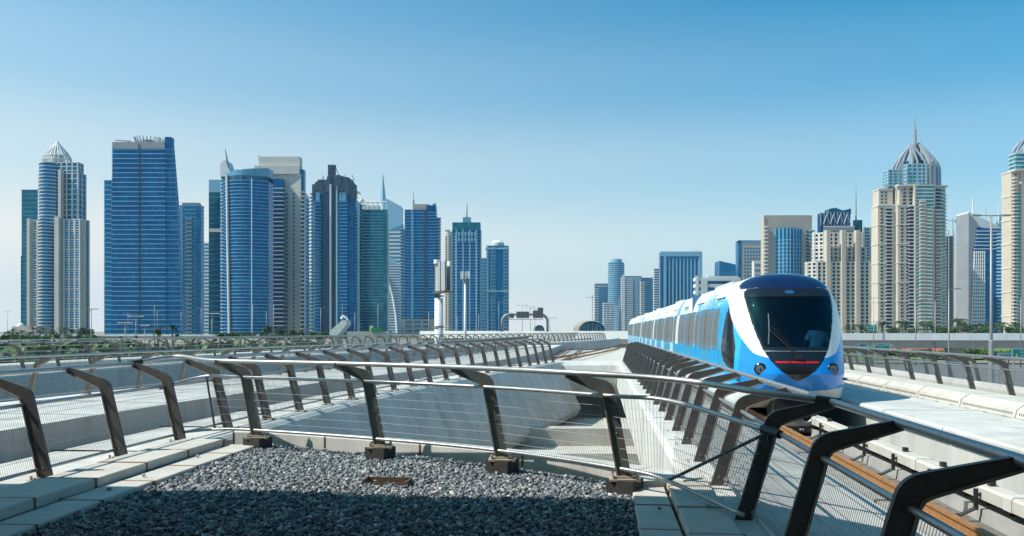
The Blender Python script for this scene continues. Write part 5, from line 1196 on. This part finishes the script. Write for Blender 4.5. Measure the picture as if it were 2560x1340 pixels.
T.tube([(906, 2, 505), (968, 2, 505)], .7, W_white, 'frame_beam', 4)
# pale far towers
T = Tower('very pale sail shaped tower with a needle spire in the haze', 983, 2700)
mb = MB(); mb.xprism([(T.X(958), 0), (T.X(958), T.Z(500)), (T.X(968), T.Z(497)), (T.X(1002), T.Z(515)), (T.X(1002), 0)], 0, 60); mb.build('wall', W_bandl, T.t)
mb = MB(); mb.xprism([(T.X(966), 0), (T.X(966), T.Z(580)), (T.X(1010), T.Z(562)), (T.X(1012), 0)], -14, 0); mb.build('glazing', G_palehaze, T.t); T.bands(T.poly(966, 1011, 14, -15), 580, 26, .4, W_white, .8)
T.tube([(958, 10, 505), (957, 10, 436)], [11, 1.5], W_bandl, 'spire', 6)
T = Tower('pale tower with a white arc line in front of the sail shaped tower', 983, 1900); p = T.poly(968, 1000, 40); T.core(p, 660, G_palehaze); T.bands(p, 662, 26, .42, W_white, .8); T.core(T.poly(968, 990, 30, 4), 645, W_bandl, 662, 'cap')
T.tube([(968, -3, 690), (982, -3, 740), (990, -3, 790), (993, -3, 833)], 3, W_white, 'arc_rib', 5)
T = Tower('dark blue office tower with tan roof blocks, antenna and pinkish podium', 1052, 1000)
p = T.poly(1012, 1090, 40); T.core(p, 524, G_deep); T.bands(p, 530, 42, .22, W_band, .5); T.strip(1028, 1034, 524, None, W_band, -1.3, 3); T.strip(1060, 1066, 524, None, W_navy, -1.1, 3, 'seam')
T.box(1066, 1090, 513, 526, G_deep, 0, 30, 'glazing'); T.box(1034, 1072, 509, 526, W_sand, 8, 16); T.box(1082, 1090, 508, 520, W_grey, 2, 8); T.tube([(1034, 6, 525), (1034, 6, 500)], 1.2, W_grey, 'mast'); T.tube([(1034, 6, 500), (1034, 6, 481)], .4, W_grey, 'antenna')
q = T.poly(1000, 1014, 26, 6); T.core(q, 570, G_blue, name='side_glazing'); T.bands(q, 570, 36, .35, W_white, .8, name='side_balcony'); q = T.poly(1088, 1098, 26, 10); T.core(q, 541, G_blue, name='side_glazing'); T.bands(q, 541, 40, .35, W_white, .8, name='side_balcony')
T.core(T.poly(1008, 1090, 20, -14), 798, W_sand, name='podium'); T.windows(1014, 1080, 3, 800, 832, 3, G_blue, .7, .4, -14.2)
T = Tower('slim cream tower with rows of small dark windows', 1118, 1350); p = T.poly(1108, 1134, 34, bow=5); T.core(p, 580, W_cream, name='wall'); T.box(1113, 1125, 574, 582, W_band, 6, 12); T.windows(1110, 1131, 2, 590, None, 40, G_dark, .3, .5, -4.6)
T = Tower('blue gridded tower with square crown and mast behind the telecom mast', 1166, 1000)
p = T.poly(1131, 1201, 40, chl=5, chr_=5); T.core(p, 558, G_deep); T.bands(p, 575, 36, .14, W_bandl, .5); T.piers(p, 575, 7.5, 1.5, W_bandl, .8); T.core(T.poly(1131, 1201, 36, -.6), 556, G_teal, 576, 'crown_glazing'); T.box(1157, 1177, 543, 560, W_band, -.2, 16)
T.tube([(1167, 4, 575), (1167, 4, 543)], 1.4, W_navy, 'mast'); T.tube([(1167, 4, 545), (1168, 4, 507)], [.9, .3], W_navy, 'antenna'); T.windows(1143, 1192, 6, 578, 606, 2, W_bandl, .45, .7, -1)
T = Tower('pale blue sliver tower between the two gridded towers', 1210, 1700); p = T.poly(1201, 1219, 36); T.core(p, 645, G_palehaze); T.bands(p, 645, 24, .35, W_band, .5)
T = Tower('shorter blue tower with white gridded corner strips and stepped cylinder roof', 1244, 1100)
p = T.poly(1216, 1272, 36, chr_=4); T.core(p, 614, G_blue); T.strip(1217, 1221, 614, None, W_bandl, -1.2, 4)
for a_, b_ in ((1227, 1239), (1259, 1271)):
    q = T.poly(a_, b_, 6, -2); T.core(q, 618, W_bandl, name='strip_wall'); T.windows(a_, b_, 2, 622, None, 26, G_deep, .6, .5, -2.2)
T.bands(T.poly(1216, 1270, 36), 620, 1, .012, W_white, 1.4); T.strip(1216, 1271, 727, 729, W_white, -3, 3, 'mechanical_band')
mb = MB(); mb.lathe([(9, 0), (9, 5), (6, 8), (3, 9), (0, 9)], (T.X(1244), 14, T.Z(614)), 16); mb.build('roof_cylinder', W_white, T.t)
# --- right hand group, far
T = Tower('pale hazy tower with beige and blue halves beside a crane', 1505, 2400); p = T.poly(1487, 1524, 50); T.core(p, 708, G_palehaze); T.bands(p, 708, 20, .4, W_cream, .8); T.strip(1497, 1522, 718, None, G_palehaze, -2, 3, 'blank_bay')
T = Tower('round pale blue tower with a flat drum top', 1544, 2300); mb = MB(); q = [(20.5 * T.k * math.cos(a_), 30 + 20.5 * T.k * math.sin(a_)) for a_ in np.linspace(0, 2 * math.pi, 21)[:-1]]; T.core(q, 655, G_palehaze); T.bands(q, 660, 36, .35, W_bandl, .8); q2 = [(x * .72, 30 + (y - 30) * .72) for x, y in q]; T.core(q2, 646, W_bandl, 656, 'drum')
T = Tower('low pale block in front of the round blue tower', 1522, 2000); p = T.poly(1509, 1536, 40); T.core(p, 757, G_palehaze); T.bands(p, 757, 14, .5, W_white, .8)
T = Tower('pale blue curved low tower beside the round one', 1546, 2050); p = T.poly(1536, 1557, 40, bow=8); T.core(p, 765, G_palehaze); T.bands(p, 765, 14, .4, W_bandl, .8)
T = Tower('white striped tower with a stepped open roof', 1566, 2000); p = T.poly(1555, 1581, 40); T.core(p, 690, G_palehaze); T.bands(p, 694, 30, .5, W_white, 1); T.strip(1557, 1562, 686, None, W_white, -2, 4)
T = Tower('pale blue and white tower beside the white striped one', 1592, 2050); p = T.poly(1580, 1604, 40); T.core(p, 690, G_palehaze); T.bands(p, 694, 28, .45, W_white, 1); T.piers(p, 694, 14, 5, W_bandl, 1.4)
T = Tower('beige and blue block tower beside the finned tower', 1620, 1900); p = T.poly(1603, 1638, 40); T.core(p, 694, G_palehaze); T.bands(p, 704, 28, .5, W_cream, .8); T.strip(1612, 1637, 696, None, G_palehaze, -2, 3, 'blank_bay'); T.windows(1613, 1636, 5, 704, None, 26, W_band, .5, .5, -2.2)
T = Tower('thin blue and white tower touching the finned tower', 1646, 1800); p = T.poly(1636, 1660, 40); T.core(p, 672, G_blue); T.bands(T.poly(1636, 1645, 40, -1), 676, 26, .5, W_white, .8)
T = Tower('broad blue tower framed in pale stone with tall vertical fins', 1703, 1600)
p = T.poly(1651, 1755, 44); T.core(p, 631, G_blue); T.piers(T.poly(1664, 1746, 44), 645, 7.2, 2.6, W_bandl, 1.2, edges=(0,)); T.strip(1651, 1660, 630, None, G_blue, -1, 3, 'blank_bay')
T.strip(1659, 1665, 630, None, W_bandl, -2.4, 4); T.strip(1747, 1755, 630, None, W_bandl, -2.4, 4); T.strip(1651, 1755, 629, 641, W_bandl, -2.6, 4, 'lintel'); T.tube([(1738, 10, 629), (1738, 10, 625), (1730, 10, 625), (1750, 10, 625)], .5, W_white, 'roof_crane', 4)
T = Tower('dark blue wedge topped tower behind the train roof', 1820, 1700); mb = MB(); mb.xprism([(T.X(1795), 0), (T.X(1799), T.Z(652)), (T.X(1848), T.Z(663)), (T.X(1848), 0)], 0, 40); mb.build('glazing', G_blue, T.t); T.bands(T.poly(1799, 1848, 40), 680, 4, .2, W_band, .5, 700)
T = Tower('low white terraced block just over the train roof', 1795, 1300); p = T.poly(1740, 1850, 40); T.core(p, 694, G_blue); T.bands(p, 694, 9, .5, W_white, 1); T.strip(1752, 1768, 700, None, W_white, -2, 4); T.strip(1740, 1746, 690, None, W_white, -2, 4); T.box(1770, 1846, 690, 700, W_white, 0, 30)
T = Tower('blue tower framed in beige with many narrow bays behind the train', 1876, 1500)
p = T.poly(1845, 1908, 44); T.core(p, 602, G_blue); T.core(T.poly(1853, 1908, 20, -2), 607, W_beige, name='wall'); T.windows(1858, 1908, 7, 617, None, 26, G_blue, .55, .55, -2.2); T.strip(1845, 1908, 601, 607, W_band, -3, 6, 'lintel'); T.strip(1845, 1851, 602, None, G_blue, -3, 5, 'blank_bay')
T = Tower('small white block peeping out beside the beige glass bay tower', 1897, 1400); p = T.poly(1885, 1912, 34); T.core(p, 652, W_cream, name='wall'); T.windows(1887, 1910, 5, 656, None, 14, G_blue, .5, .5, -.2)
# --- right hand group, near
T = Tower('beige slab tower with a big bowed blue glass bay', 1968, 1150)
p = T.poly(1911, 2030, 44); T.core(p, 538, W_sand, name='wall'); q = T.poly(1930, 2012, 20, 4, bow=12, n=10); T.core(q, 571, G_blue); T.bands(q, 600, 26, .16, W_bandl, .5); T.piers(q, 571, 9, 1.3, W_bandl, .7)
T.balcony(1914, 9, 560, None, 30, W_white, -2, 6, .35); T.balcony(2029, 14, 570, None, 30, W_bandl, 4, 14, .35); T.strip(1908, 1911, 540, None, W_beige, -1, 6, 'pier'); T.windows(2014, 2026, 1, 575, None, 30, G_dark, .8, .5, -.2)

T = Tower('stepped beige tower with dark latticed steel crown and mast', 2095, 1050)
for x0, x1, yt, y0, dep, nf in ((2018, 2165, 655, -10, 40, 20), (2040, 2160, 618, -4, 40, 23), (2045, 2158, 580, 3, 38, 26)):
    p = T.poly(x0, x1, dep, y0, chl=9); T.core(p, yt, G_dark); T.bands(p, yt, nf, .38, W_cream, .6); T.piers(p, yt, 6.0, 2.6, W_cream, .9)
for x_ in (2062, 2100, 2135): T.strip(x_ - 5, x_ + 5, 578, None, W_beige, -13, 8)
p = T.poly(2066, 2152, 30, 8); T.core(p, 563, W_cream, 582, 'upper_wall'); T.strip(2066, 2150, 566, 576, W_grey, 7, 2, 'louvre_band')
p = T.poly(2058, 2134, 26, 10); T.core(p, 530, G_deep, 590, 'crown_glazing')
for i in range(9): T.strip(2058 + i * 8.5, 2060 + i * 8.5, 528, 562, W_silver, 8.5, 2, 'crown_fin')
for i in range(8): T.tube([(2059 + i * 8.5, 8.2, 560 - (i % 2) * 24), (2067 + i * 8.5, 8.2, 536 + (i % 2) * 24)], .45, W_silver, 'lattice_bar', 4)
mb = MB(); mb.xprism([(T.X(2082), T.Z(532)), (T.X(2084), T.Z(518)), (T.X(2100), T.Z(515)), (T.X(2118), T.Z(522)), (T.X(2139), T.Z(517)), (T.X(2139), T.Z(532))], 14, 30); mb.build('crown_top', G_teal, T.t)
T.tube([(2140, 18, 560), (2140, 18, 500), (2140, 18, 463)], [1.0, .6, .25], W_grey, 'mast'); T.box(2137, 2156, 548, 580, G_teal, 14, 12)
T = Tower('grey beige balconied tower between the latticed tower and the domed tower', 2176, 1150); p = T.poly(2156, 2194, 36, ang=8); T.core(p, 568, G_blue); T.bands(p, 568, 34, .35, W_cream, .8); T.piers(p, 568, 9, 3, W_beige, 1.2)

def domed_tower(T, x0, x1, dx, main):
    X = lambda v: v + dx
    # wings
    for a_, b_, yt, y0, dep in main['wings']:
        p = T.poly(X(a_), X(b_), dep, y0, ang=0); T.core(p, yt, W_beige, name='wing_wall')
        n_ = int((835 - yt) / 8.4); w_ = b_ - a_
        for c_ in range(2): T.windows(X(a_ + w_ * (.12 + .28 * c_)), X(a_ + w_ * (.30 + .28 * c_)), 1, yt + 5, None, n_, G_dark, .75, .45, y0 - .15)
        T.bands(p, yt, 7, .05, W_cream, .5, name='cornice')
    for a_, b_, yt, y0, m_ in main['bays']:
        p = T.poly(X(a_), X(b_), 18, y0); T.core(p, yt, m_, name='bay_glazing'); T.bands(p, yt, int((835 - yt) / 8.4), .26, W_cream, .7, name='bay_band')
    for a_, b_, yt, y0 in main['balc']:
        T.balcony(X((a_ + b_) / 2), b_ - a_, yt, None, int((835 - yt) / 8.4), W_cream, y0, 5, .34)
    for a_, b_, yt, y0 in main['piers']: T.strip(X(a_), X(b_), yt, None, W_beige, y0, 5)
M34 = dict(wings=[(2193, 2237, 514, -2, 44), (2201, 2236, 470, 4, 40), (2236, 2284, 515, -8, 46), (2243, 2300, 466, -5, 46), (2290, 2366, 466, 2, 44)],
           bays=[(2214, 2226, 520, -3.5, G_dark), (2264, 2276, 517, -9.5, G_dark), (2278, 2322, 466, -10, G_aqua), (2334, 2350, 470, -1, G_dark), (2352, 2362, 472, -.5, G_aqua)],
           balc=[(2286, 2300, 500, -11), (2364, 2372, 480, 6), (2334, 2350, 520, -2.5), (2302, 2316, 520, -11)], piers=[(2322, 2330, 480, -6), (2274, 2278, 466, -11)])
T = Tower('tall beige and aqua tower crowned by a split steel ribbed dome and spire', 2288, 900); domed_tower(T, 0, 0, 0, M34)
for a_, b_, yt, y0 in ((2225, 2262, 422, 4), (2262, 2322, 412, -6), (2318, 2350, 415, 0)):
    p = T.poly(a_, b_, 34, y0); T.core(p, yt, G_aqua, 468, 'upper_wall'); T.bands(p, yt, 6, .2, W_white, .4, 468, 'upper_band'); T.piers(p, yt, 5, 1.6, W_bandl, .6, 468)
mb = MB(); mb.lathe([(13, 0), (13, 6), (9, 8), (0, 8)], (T.X2(2290, 16), 16, T.Z(412)), 14); mb.build('drum', W_navy, T.t)
zb0 = T.Z(470); R0 = 55 * T.k
def rib(a_, cxm, ztip, m_, w_):
    mb = MB(); P = []
    for u, f_ in ((0, 1.0), (.30, 1.0), (.42, .99), (.53, .91), (.66, .70), (.80, .43), (.91, .20), (1.0, .04)):
        bx, by = R0 * f_ * math.cos(a_), R0 * f_ * math.sin(a_); cxx = T.X2(2288, 18) + cxm * max(0, (u - .5) * 2); P.append((cxx + bx, 18 + by, zb0 + (ztip - zb0) * u))
    mb.tube(P, [w_] * 6 + [w_ * .8, w_ * .5], 5); mb.build('dome_rib', m_, T.t)
for i in range(18):
    a_ = 2 * math.pi * (i + .5) / 18; left = math.cos(a_) < 0
    rib(a_, (-11 if left else 9) * T.k, T.Z(350 if left else 347), W_silver, 1.15)
for i in range(8):
    a_ = 2 * math.pi * (i + .25) / 8; left = math.cos(a_) < 0; rib(a_, (-11 if left else 9) * T.k, T.Z(352), W_grey, 2.0)
for x_ in (2241, 2316):
    for j in range(16): T.strip(x_, x_ + 9, 408 + j * 5, 410 + j * 5, W_silver, -9, 1.2, 'louvre_slat')
T.strip(2322, 2328, 400, 520, W_silver, -9, 4, 'fin')
T.tube([(2288, 18, 415), (2287.5, 18, 325)], [2.2, 1.6], W_grey, 'spire_base', 8); T.tube([(2287.5, 18, 325), (2287, 18, 290)], [.7, .35], W_grey, 'spire', 6)
T.core(T.poly(2236, 2290, 20, -9), 464, W_cream, 468, 'cornice'); T.core(T.poly(2300, 2368, 20, -2.2), 464, W_cream, 468, 'cornice'); T.core(T.poly(2193, 2238, 30, -3), 511, W_cream, 515, 'cornice'); T.tube([(2212, 0, 464), (2236, 0, 464)], .8, W_grey, 'pergola', 4)
T = Tower('unfinished tower with scaffolding showing beside the domed tower', 2376, 1100); p = T.poly(2364, 2385, 30); T.core(p, 590, W_concd, name='core'); T.bands(p, 590, 34, .25, W_grey, 1.0)
for x_ in (2372, 2384): T.tube([(x_, -2, 575), (x_, -2, 835)], .7, W_grey, 'hoist_mast', 4)
T = Tower('pale beige tower with a blank rounded top behind the slanted tower', 2406, 1450); p = T.poly(2385, 2432, 40, bow=6); T.core(p, 616, W_cream, name='wall'); T.windows(2388, 2428, 11, 652, None, 22, G_palehaze, .55, .5, -6.6)
T = Tower('slanted white gridded tower with raked fin roof and spire', 2470, 1120)
mb = MB(); mb.xprism([(T.X(2423), 0), (T.X(2424), T.Z(532)), (T.X(2446), T.Z(556)), (T.X(2440), T.Z(640)), (T.X(2431), 0)], 2, 34); mb.build('side_fin', W_grey, T.t)
def slab_at(z): return np.interp(z, [0, T.Z(640), T.Z(570)], [T.X(2428), T.X(2434), T.X(2444)])
mb = MB(); mb.xprism([(T.X(2428), 0), (T.X(2434), T.Z(640)), (T.X(2444), T.Z(570)), (T.X(2514), T.Z(572)), (T.X(2518), 0)], 0, 36); mb.build('glazing', G_deep, T.t)
for i in range(30):
    z = T.Z(576) * (i + .8) / 30; x0_ = slab_at(z); x1_ = T.X(2463) if z < T.Z(628) else T.X(2514); mb = MB(); mb.box(((x0_ + x1_) / 2, .3, z), (x1_ - x0_, 3, 2.0 if z < T.Z(628) else 1.2)); mb.build('floor_band', W_white, T.t)
for k in range(6):
    mb = MB(); zt_ = T.Z(628); mb.tube([(slab_at(0) + k * 3.5, -.6, 0), (slab_at(zt_) + (T.X(2463) - slab_at(zt_)) * k / 5.5, -.6, zt_)], .9, 4); mb.build('pier', W_white, T.t)
q = T.poly(2492, 2518, 30, -2, bow=4); T.core(q, 580, G_blue, name='side_glazing'); T.bands(q, 584, 30, .38, W_bandl, .8, name='side_band')
mb = MB(); mb.xprism([(T.X(2424), T.Z(534)), (T.X(2426), T.Z(528)), (T.X(2518), T.Z(572)), (T.X(2514), T.Z(578)), (T.X(2446), T.Z(566))], 4, 34); mb.build('raked_roof', W_white, T.t)
T.tube([(2433, 10, 575), (2433, 10, 530), (2432, 10, 491)], [1.8, 1.4, .6], W_white, 'spire', 6); T.tube([(2465, 16, 555), (2465, 16, 515)], .4, W_grey, 'mast', 4)
T = Tower('hazy tower with a pointed glass roof behind the slanted tower', 2510, 1700); p = T.poly(2492, 2528, 40); T.core(p, 560, G_palehaze); T.bands(p, 560, 34, .35, W_bandl, .8); mb = MB(); mb.xprism([(T.X(2500), T.Z(562)), (T.X(2524), T.Z(518)), (T.X(2528), T.Z(562))], 0, 20); mb.build('pointed_roof', G_palehaze, T.t); T.tube([(2497, 10, 560), (2497, 10, 505)], [1.6, .4], W_white, 'mast', 5)
T = Tower('second domed beige tower with aqua bays beside the slanted gridded tower', 2600, 850)
dx = 2600 - 2288
M38 = dict(wings=[(2213, 2262, 428, -2, 44), (2250, 2330, 424, -8, 46)], bays=[(2224, 2234, 480, -3.5, G_aqua), (2240, 2252, 440, -3.5, G_aqua), (2262, 2320, 430, -10, G_aqua)], balc=[(2214, 2222, 440, -4), (2252, 2262, 470, -9)], piers=[(2234, 2240, 430, -5)])
domed_tower(T, 0, 0, dx, M38); T.core(T.poly(2525, 2640, 36, -9), 426, W_cream, 430, 'cornice')
p = T.poly(2545, 2640, 30, 4); T.core(p, 380, G_aqua, 430, 'upper_wall'); T.bands(p, 380, 5, .2, W_white, .4, 430, 'upper_band')
R0 = 57 * T.k
for i in range(20):
    a_ = 2 * math.pi * (i + .5) / 20; mb = MB(); mb.tube([(T.X2(2592, 18) + R0 * f_ * math.cos(a_), 18 + R0 * f_ * math.sin(a_), T.Z(428) + (T.Z(322) - T.Z(428)) * u) for u, f_ in ((0, 1), (.4, 1.0), (.6, .93), (.78, .7), (.9, .4), (1, .08))], 1.4, 5); mb.build('dome_rib', W_silver, T.t)
T.tube([(2592, 18, 420), (2592, 18, 300)], [2, 1.2], W_grey, 'spire', 6)

# tower cranes far off
for x_, yt, D_, lab in ((1481, 741, 2200, 'thin tower crane beside the pale hazy tower'), (2382, 548, 1250, 'thin tower crane over the unfinished tower beside the dome')):
    t = thing('tower_crane', lab, 'crane', (wx(x_, D_), D_, GZ)); h_ = wz(yt, D_) - GZ; s_ = D_ / F
    mb = MB(); mb.tube([(0, 0, 0), (0, 0, h_)], .9 * s_, 4); mb.build('mast', W_grey, t); mb = MB(); mb.tube([(-16 * s_, 0, h_ - 2), (8 * s_, 0, h_ - 2)], .7 * s_, 4); mb.build('jib', W_grey, t)
    mb = MB(); mb.tube([(0, 0, h_), (0, 0, h_ + 5 * s_)], .6 * s_, 4); mb.build('tower_head', W_grey, t); mb = MB(); mb.box((7 * s_, 0, h_ - 3.5), (3 * s_, 3, 4)); mb.build('counterweight', W_grey, t)
# ------------------------------------------------------------------ haze
mh = bpy.data.materials.new('haze'); mh.use_nodes = True; tt = mh.node_tree; tt.nodes.clear()
o_ = tt.nodes.new('ShaderNodeOutputMaterial'); pv = tt.nodes.new('ShaderNodeVolumePrincipled')
pv.inputs['Color'].default_value = (.30, .66, 1.0, 1); pv.inputs['Density'].default_value = HAZE; pv.inputs['Anisotropy'].default_value = .0
tt.links.new(pv.outputs[0], o_.inputs['Volume'])
mb = MB(); mb.box((0, 2400, 150), (8300, 5300, 322)); hz = mb.build('haze', mh); stuff(hz, 'pale desert haze filling the air over the city', 'haze')
